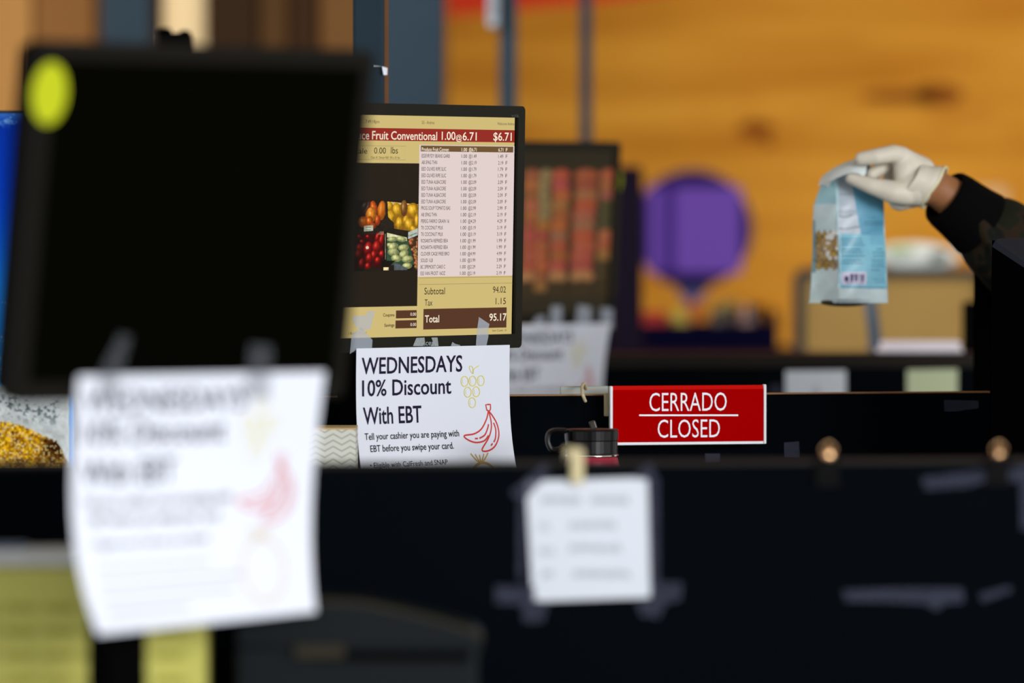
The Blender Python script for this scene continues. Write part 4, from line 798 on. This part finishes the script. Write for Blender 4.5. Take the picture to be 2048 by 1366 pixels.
# ================================================================== THE BAG
D0 = 7.93
def bag():
    # rings from bottom to top: y, A (rear left), B (front crease), C (front right), Dp (rear right) in px with depth offsets
    rings = [(606, 1617, 1676, 1776, 1716, .75), (598, 1619, 1677, 1776, 1716, 1), (560, 1622, 1677, 1774, 1718, 1), (500, 1625, 1676, 1771, 1722, 1), (455, 1625, 1675, 1769, 1724, .95), (412, 1627, 1674, 1768, 1724, .8), (385, 1636, 1672, 1767, 1722, .6), (362, 1646, 1667, 1764, 1718, .38), (346, 1664, 1676, 1752, 1715, .2), (334, 1690, 1700, 1742, 1716, .08), (326, 1704, 1712, 1738, 1722, .03)]
    n1, n2, n3, n4 = 70, 120, 20, 40; ys = [r[0] for r in rings][::-1]; K = lambda j, y: np.interp(y, ys, [r[j] for r in rings][::-1])
    NY = 330; V_ = []; C_ = []; per = n1 + n2 + n3 + n4
    for r in range(NY + 1):
        y = 606 - (606 - 326) * r / NY; k = K(5, y); A3, B3, C3, D3 = [P(K(j, y), y, D0 + o * k) for j, o in ((1, .018), (2, -.022), (3, .012), (4, .05))]
        sag = lambda t, a: a * 4 * t * (1 - t) * k
        for i in range(n1): t = i / n1; V_.append(A3.lerp(B3, t) + Vector((.0, sag(t, .006) * (1 if y > 520 else -.3) + .0022 * sin(y * .09 + t * 5) * k, -.000))); C_.append((1, t, y))
        for i in range(n2): t = i / n2; V_.append(B3.lerp(C3, t) + Vector((0, -sag(t, .010) + .0018 * sin(y * .07 + t * 7) * k, 0))); C_.append((2, t, y))
        for i in range(n3): t = i / n3; V_.append(C3.lerp(D3, t)); C_.append((3, t, y))
        for i in range(n4): t = i / n4; V_.append(D3.lerp(A3, t)); C_.append((4, t, y))
    F_ = [(r * per + i, r * per + (i + 1) % per, (r + 1) * per + (i + 1) % per, (r + 1) * per + i) for r in range(NY) for i in range(per)]
    c = np.array(C_); f, t, y = c[:, 0], c[:, 1], c[:, 2]
    yb = np.interp(y, [326, 606], [0, 1]); px = np.where(f == 1, K(1, y) + t * (K(2, y) - K(1, y)), K(2, y) + t * (K(3, y) - K(2, y)))
    I = np.zeros((len(c), 3)) + (212, 232, 232); LB = np.array((128, 192, 212.))
    n = fbm(px / 22, y / 22, 51)
    def put(m, col, k=1.): I[:] += (np.array(col, float) - I) * (np.clip(m, 0, 1) * k)[:, None]
    g = f == 1
    put(g & (y < 408), (160, 205, 212)); put(g & (y > 408) & (y < 462), (205, 224, 226))
    win = g & (y > 464 - 4 * np.sin(px * .5)) & (y < 538 + 3 * np.sin(px * .4)) & (px > 1632); put(win, (168, 128, 44)); nz = fbm(px / 3.2, y / 3.2, 61, 3); put(win & (nz > .58), (206, 168, 84)); put(win & (nz < .38), (120, 86, 26))
    for wx, wy, wa, wb in ((1660, 474, 9, 6), (1668, 466, 6, 5), (1656, 486, 5, 3), (1655, 508, 4, 7), (1660, 517, 4, 4), (1672, 516, 4, 5), (1674, 497, 3, 4), (1650, 498, 2, 3)): put(g & (((px - wx) / wa) ** 2 + ((y - wy) / wb) ** 2 < 1 + .6 * (nz - .5)), (238, 238, 232))
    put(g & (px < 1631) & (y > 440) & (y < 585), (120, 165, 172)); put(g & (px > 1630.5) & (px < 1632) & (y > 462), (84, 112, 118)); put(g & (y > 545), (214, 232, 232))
    h = f == 2; put(h, LB); put(h & (px < 1681) & (y < 575), (190, 222, 228)); put(h & (y > 576 + (px - 1676) * .02), (196, 212, 214))
    tri = h & (px > 1677) & (px < 1697 + np.maximum(0, (y - 330)) * .17) & (y > 352) & (y < 468); put(tri, (186, 196, 206)); put(tri & ((np.abs(y - 431 - 3 * np.sin(px * .12)) < 1.5) | (np.abs(y - 456 - 2 * np.sin(px * .12)) < 1.2)), (110, 118, 128)); put(tri & (np.abs(y - 425) < 5), (160, 172, 182)); put(tri & (y < 395) & ((y % 9) < 3) & (n > .5), (140, 150, 170), .5)
    put(h & (px >= 1697 + np.maximum(0, (y - 330)) * .17) & (y < 470), (96, 160, 188)); 
    put(h & ((np.abs(px - 1677.5) < .9) & (y > 470) & (y < 568) | (np.abs(y - 574 - (px - 1690) * .02) < .9) & (px > 1682)), (66, 116, 138))
    for k, y0 in enumerate((478, 484, 490, 498, 504, 512, 520, 526)): put(h & (px > 1682) & (px < 1722 + 3 * (k % 3)) & (np.abs(y - y0) < 1.3) & (((px * 1.3 + k * 7) % 9) < 7.2), (62, 112, 140), .95)
    for y0, xa, xb in ((435, 1738, 1752), (444, 1728, 1766), (449, 1726, 1768), (498, 1752, 1766), (505, 1744, 1769), (512, 1744, 1769), (520, 1742, 1768), (526, 1742, 1766), (532, 1742, 1768), (540, 1742, 1760), (558, 1744, 1770), (564, 1750, 1770)): put(h & (px > xa) & (px < xb) & (np.abs(y - y0) < 1.2) & (((px * 1.1 + y0) % 8) < 6.2), (60, 108, 138), .85)
    put(h & (px > 1740) & (y > 462) & (y < 490), (112, 172, 198), .6)
    bc_ = h & (px > 1683) & (px < 1732) & (y > 544) & (y < 569); put(bc_, (206, 200, 222)); bars = (px < 1697) & (y > 552) | (px > 1700) & (px < 1706) | (px > 1708) & (px < 1715) | (px > 1717.5) & (px < 1720.5) | (px > 1722) & (px < 1727); put(h & (px > 1689) & (px < 1728) & (y > 548) & (y < 563) & bars, (52, 40, 92)); put(h & (px > 1690) & (px < 1727) & (y > 564.5) & (y < 567) & ((px % 4) < 2.4), (70, 60, 110))
    I[:] *= (.94 + .12 * n)[:, None]
    mb = MB(); mb.add(V_, F_); mb.col = lin(I)
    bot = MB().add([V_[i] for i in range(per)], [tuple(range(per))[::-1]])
    return mb, bot
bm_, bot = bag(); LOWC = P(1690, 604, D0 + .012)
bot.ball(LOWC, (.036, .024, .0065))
o = bm_.build('grain_bag', vmat('bag_print', rough=.38, spec=.5), smooth=True)
tag(o, 'pale blue and white bag of grain held up by the gloved hand', 'bag')
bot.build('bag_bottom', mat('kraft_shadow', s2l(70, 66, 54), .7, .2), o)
fl_ = MB(); rail = [((1636, 372, .016), (1658, 376, -.028)), ((1644, 354, .013), (1664, 362, -.042)), ((1666, 337, .006), (1686, 351, -.050)), ((1690, 325, .004), (1704, 346, -.052)), ((1708, 319, .000), (1718, 348, -.050)), ((1722, 319, -.006), (1726, 352, -.048)), ((1736, 324, -.012), (1731, 349, -.044))]
V1 = smooth_path([P(a[0], a[1], D0 + a[2]) for a, b in rail], 5); V2 = smooth_path([P(b[0], b[1], D0 + b[2]) for a, b in rail], 5); nn = len(V1)
allv = []
for k in range(7):
    t = k / 6; allv += [Vector(V1[i]).lerp(Vector(V2[i]), t) + Vector((0, -.004 * sin(pi * t), .003 * sin(pi * t))) for i in range(nn)]
fl_.add(allv, [(k * nn + i, k * nn + i + 1, (k + 1) * nn + i + 1, (k + 1) * nn + i) for k in range(6) for i in range(nn - 1)])
fl_.build('folded_flap', mat('flap_white', s2l(232, 243, 243), .45, .4), o, smooth=True)

# ================================================================== THE PERSON
hp = lambda x, y, o_: P(x, y, 7.90 + o_)
def hand(mb, sh):     # sh: how much thinner than the glove
    f = lambda r: r - sh
    wr = hp(1872, 376, .02) if sh else hp(1840, 364, .018)
    mb.chain([wr, hp(1838, 345, .010), hp(1800, 314, .0)], [f(.027), f(.024), f(.0155)])
    mb.chain([wr, hp(1830, 376, -.002), hp(1803, 384, -.010)], [f(.025), f(.026), f(.0185)])
    mb.chain([hp(1828, 388, .010), hp(1800, 397, .008)], [f(.019), f(.0175)])
    mb.chain([wr, hp(1835, 352, .03), hp(1806, 322, .035)], [f(.027), f(.022), f(.016)])
    mb.chain([wr, hp(1836, 365, .045), hp(1808, 345, .06)], [f(.026), f(.022), f(.015)])
    mb.chain([hp(1812, 335, 0), hp(1812, 375, 0)], [f(.018), f(.018)])
    mb.chain([hp(1815, 392, .012), hp(1795, 396, .03)], [f(.016), f(.013)])
    # index, along the top of the bag
    mb.chain([hp(1803, 313, -.002), hp(1788, 307, -.010), hp(1752, 313, -.022), hp(1723, 317, -.020)], [f(.0145), f(.0125), f(.0115), f(.0095)])
    # middle, curled behind the opening
    mb.chain([hp(1806, 320, .030), hp(1788, 318, .028), hp(1764, 336, .020), hp(1742, 349, .014)], [f(.0145), f(.0115), f(.0105), f(.009)])
    # ring and little finger folded towards the palm
    mb.chain([hp(1808, 338, .052), hp(1782, 345, .054), hp(1776, 368, .046), hp(1788, 386, .034)], [f(.0135), f(.0112), f(.0102), f(.009)])
    mb.chain([hp(1812, 355, .068), hp(1792, 366, .070), hp(1788, 384, .062), hp(1798, 396, .050)], [f(.0125), f(.0102), f(.0095), f(.0085)])
    # thumb, under the flap and pressed to the bag front
    mb.chain([hp(1812, 386, -.010), hp(1786, 384, -.018), hp(1746, 373, -.019), hp(1702, 357, -.012)], [f(.0185), f(.0165), f(.0122), f(.0085)])
    return mb
SH_ = P(2330, 500, 8.3); EL = P(2165, 600, 8.08); WR = hp(1872, 376, .02)
tc_ = SH_ + Vector((.03, .2, 0)); cx, cyy = tc_.x, tc_.y
per = thing('person', (cx, cyy, 0), 'person in camouflage sleeve and white glove holding up a bag', 'person')
b = hand(MB(), .0022)
FA = [WR, hp(1915, 404, .03), hp(1990, 458, .06), EL, SH_]
b.chain(FA, [.0255, .029, .037, .043, .052])
V3 = Vector
sh2 = V3((cx + .03, cyy + .2, SH_.z)); b.chain([SH_, V3((cx, cyy, 1.42)), sh2], [.055, .075, .055])
b.chain([V3((cx, cyy - .09, 1.32)), V3((cx, cyy - .08, 1.1)), V3((cx, cyy - .08, .95))], [.115, .1, .105]); b.chain([V3((cx, cyy + .09, 1.32)), V3((cx, cyy + .08, 1.1)), V3((cx, cyy + .08, .95))], [.115, .1, .105])
b.chain([V3((cx, cyy, 1.42)), V3((cx - .01, cyy, 1.53))], [.06, .052]); b.chain([V3((cx - .015, cyy, 1.60)), V3((cx + .005, cyy, 1.67))], [.075, .088])
b.capsule(V3((cx - .06, cyy, 1.575)), V3((cx - .045, cyy, 1.58)), .035, .04); b.capsule(V3((cx - .088, cyy, 1.632)), V3((cx - .103, cyy, 1.612)), .009, .013)
b.capsule(V3((cx - .093, cyy - .018, 1.575)), V3((cx - .093, cyy + .018, 1.575)), .008, .008)
for s_ in (-1, 1):
    b.capsule(V3((cx, cyy + s_ * .088, 1.61)), V3((cx + .004, cyy + s_ * .088, 1.64)), .012, .016)
    b.chain([V3((cx, cyy + s_ * .09, .92)), V3((cx - .01, cyy + s_ * .095, .5)), V3((cx + .01, cyy + s_ * .1, .09))], [.09, .062, .042]); b.capsule(V3((cx + .03, cyy + s_ * .1, .05)), V3((cx - .14, cyy + s_ * .1, .035)), .045, .035)
b.chain([sh2, V3((cx + .02, cyy + .25, 1.12)), V3((cx - .02, cyy + .25, .88))], [.05, .042, .028]); b.chain([V3((cx - .02, cyy + .25, .88)), V3((cx - .03, cyy + .25, .79))], [.03, .032])
for k in range(4): b.chain([V3((cx - .055 + .019 * k, cyy + .25, .785)), V3((cx - .056 + .019 * k, cyy + .25, .745)), V3((cx - .052 + .018 * k, cyy + .245, .715 + abs(k - 1.4) * .006))], [.0095, .0088, .0075])
b.chain([V3((cx - .05, cyy + .24, .83)), V3((cx - .075, cyy + .235, .79)), V3((cx - .078, cyy + .235, .76))], [.013, .0105, .009])
b.build('body', SKIN, per, remesh=.0045, sm=4)
gl = hand(MB(), 0.0).build('glove', GLOVE, per, remesh=.0022, sm=4)
# rolled rim of the glove
rc = (P(1893, 336, 7.91) + P(1844, 414, 7.90)) / 2; ax = (P(1893, 336, 7.91) - P(1844, 414, 7.90)); ra = ax.length / 2; ax.normalize(); ay = V3((.18, .95, .10)).normalized(); ay = (ay - ax * ay.dot(ax)).normalized()
rim = [rc + ax * (ra * cos(2 * pi * k / 40)) + ay * (ra * .98 * sin(2 * pi * k / 40)) + V3((.002 * sin(6 * pi * k / 40), 0, 0)) for k in range(41)]
ci = WR + (P(1838, 350, 7.91) - WR) * .1; cuffm = MB(); rows_ = []
for j in range(9):
    t = j / 8; cc = rc.lerp(P(1824, 366, 7.898), t); sc_ = 1 + .02 * sin(t * 9) - .02 * t - .06 * t * t
    rows_ += [cc + (p - rc) * sc_ for p in rim[:-1]]
cuffm.add(rows_, [(j * 40 + k, j * 40 + (k + 1) % 40, (j + 1) * 40 + (k + 1) % 40, (j + 1) * 40 + k) for j in range(8) for k in range(40)]).build('glove_cuff', GLOVE, per, smooth=True)
MB().tube(rim, .0022, 8, cap=False).build('glove_rim', mat('latex_rim', (.80, .76, .50), .5, .3), per, smooth=True)
# sleeve
cam_m = bpy.data.materials.new('camouflage_cloth'); cam_m.use_nodes = True; nt = cam_m.node_tree; N = nt.nodes.new; L = nt.links.new; bb = nt.nodes['Principled BSDF']; bb.inputs['Roughness'].default_value = .85; bb.inputs['Specular IOR Level'].default_value = .15
tc = N('ShaderNodeTexCoord'); n_ = N('ShaderNodeTexNoise'); n_.inputs['Scale'].default_value = 17; n_.inputs['Detail'].default_value = 2.5; L(tc.outputs['Object'], n_.inputs[0]); r_ = N('ShaderNodeValToRGB'); r_.color_ramp.interpolation = 'CONSTANT'; L(n_.outputs[0], r_.inputs[0])
e = r_.color_ramp.elements; e[0].color = (.003, .003, .003, 1); e[1].position = .46; e[1].color = (.009, .010, .004, 1); q_ = e.new(.54); q_.color = (.020, .012, .005, 1); q_ = e.new(.61); q_.color = (.005, .006, .004, 1); q_ = e.new(.68); q_.color = (.030, .022, .010, 1); L(r_.outputs[0], bb.inputs['Base Color'])
CUFF = mat('black_rib_knit', (.002, .002, .002), .9, .05, bump=.4, vscale=200)
def sleeve(pts, rad, name, m, vox=.006): return MB().chain(pts, rad).build(name, m, per, remesh=vox, sm=3)
c1, c2 = hp(1902, 402, .03), hp(1950, 440, .045)
d_ = (c2 - c1).normalized(); u_ = d_.cross(V3((0, 1, 0))).normalized(); w_ = u_.cross(d_); cf = MB(); rows_ = []
prof_ = [(0, .0335), (-.0035, .0375), (.0, .0405), (.012, .043), (.03, .0445), (.05, .047), (.066, .050)]
for t, r in prof_: rows_ += [c1 + d_ * (t - .010) + (u_ * cos(2 * pi * k / 60) + w_ * sin(2 * pi * k / 60)) * (r + .0006 * (k % 2)) for k in range(60)]
cf.add(rows_, [(j * 60 + k, j * 60 + (k + 1) % 60, (j + 1) * 60 + (k + 1) % 60, (j + 1) * 60 + k) for j in range(len(prof_) - 1) for k in range(60)]).build('sleeve_cuff', CUFF, per, smooth=True)
slv = MB(); slv.chain([c1 + d_ * .062, hp(2000, 478, .06), hp(2060, 530, .09), EL, SH_, V3((cx, cyy, 1.40)), sh2, V3((cx + .02, cyy + .25, 1.12)), V3((cx - .015, cyy + .25, .90))], [.047, .060, .066, .07, .078, .095, .075, .06, .045])
for s_ in (-1, 1): slv.chain([V3((cx, cyy + s_ * .09, 1.32)), V3((cx, cyy + s_ * .085, 1.1)), V3((cx, cyy + s_ * .085, .93))], [.132, .122, .128])
for k in range(7):   # folds
    t = k / 7; p = hp(1962 + 24 * k, 452 + 20 * k, .05 + .004 * k); slv.capsule(p + V3((-.02, -.042, .035)), p + V3((.012, -.05, -.03)), .010, .007)
jk = slv.build('camouflage_jacket', cam_m, per, remesh=.006, sm=4)
ap = MB()
for s_ in (-1, 1): ap.chain([V3((cx, cyy + s_ * .09, 1.15)), V3((cx, cyy + s_ * .095, .9))], [.137, .14]); ap.chain([V3((cx, cyy + s_ * .09, .9)), V3((cx - .01, cyy + s_ * .095, .5)), V3((cx + .01, cyy + s_ * .1, .1))], [.115, .085, .065])
ap.build('dark_trousers', mat('dark_cloth', (.004, .004, .005), .9, .1), per, remesh=.01, sm=3)
for s_ in (-1, 1): MB().capsule(V3((cx + .03, cyy + s_ * .1, .055)), V3((cx - .14, cyy + s_ * .1, .042)), .052, .042).build('shoe', BLACK, per, remesh=.008, sm=2)
MB().chain([V3((cx + .005, cyy, 1.665)), V3((cx + .035, cyy, 1.64))], [.098, .092]).build('hair', mat('dark_hair', (.01, .007, .005), .6, .3), per, remesh=.006, sm=2)
for s_ in (-1, 1): MB().ball(V3((cx - .079, cyy + s_ * .03, 1.635)), .0105).build('eye', mat('eye_white', (.7, .68, .65), .3, .5), per, smooth=True)
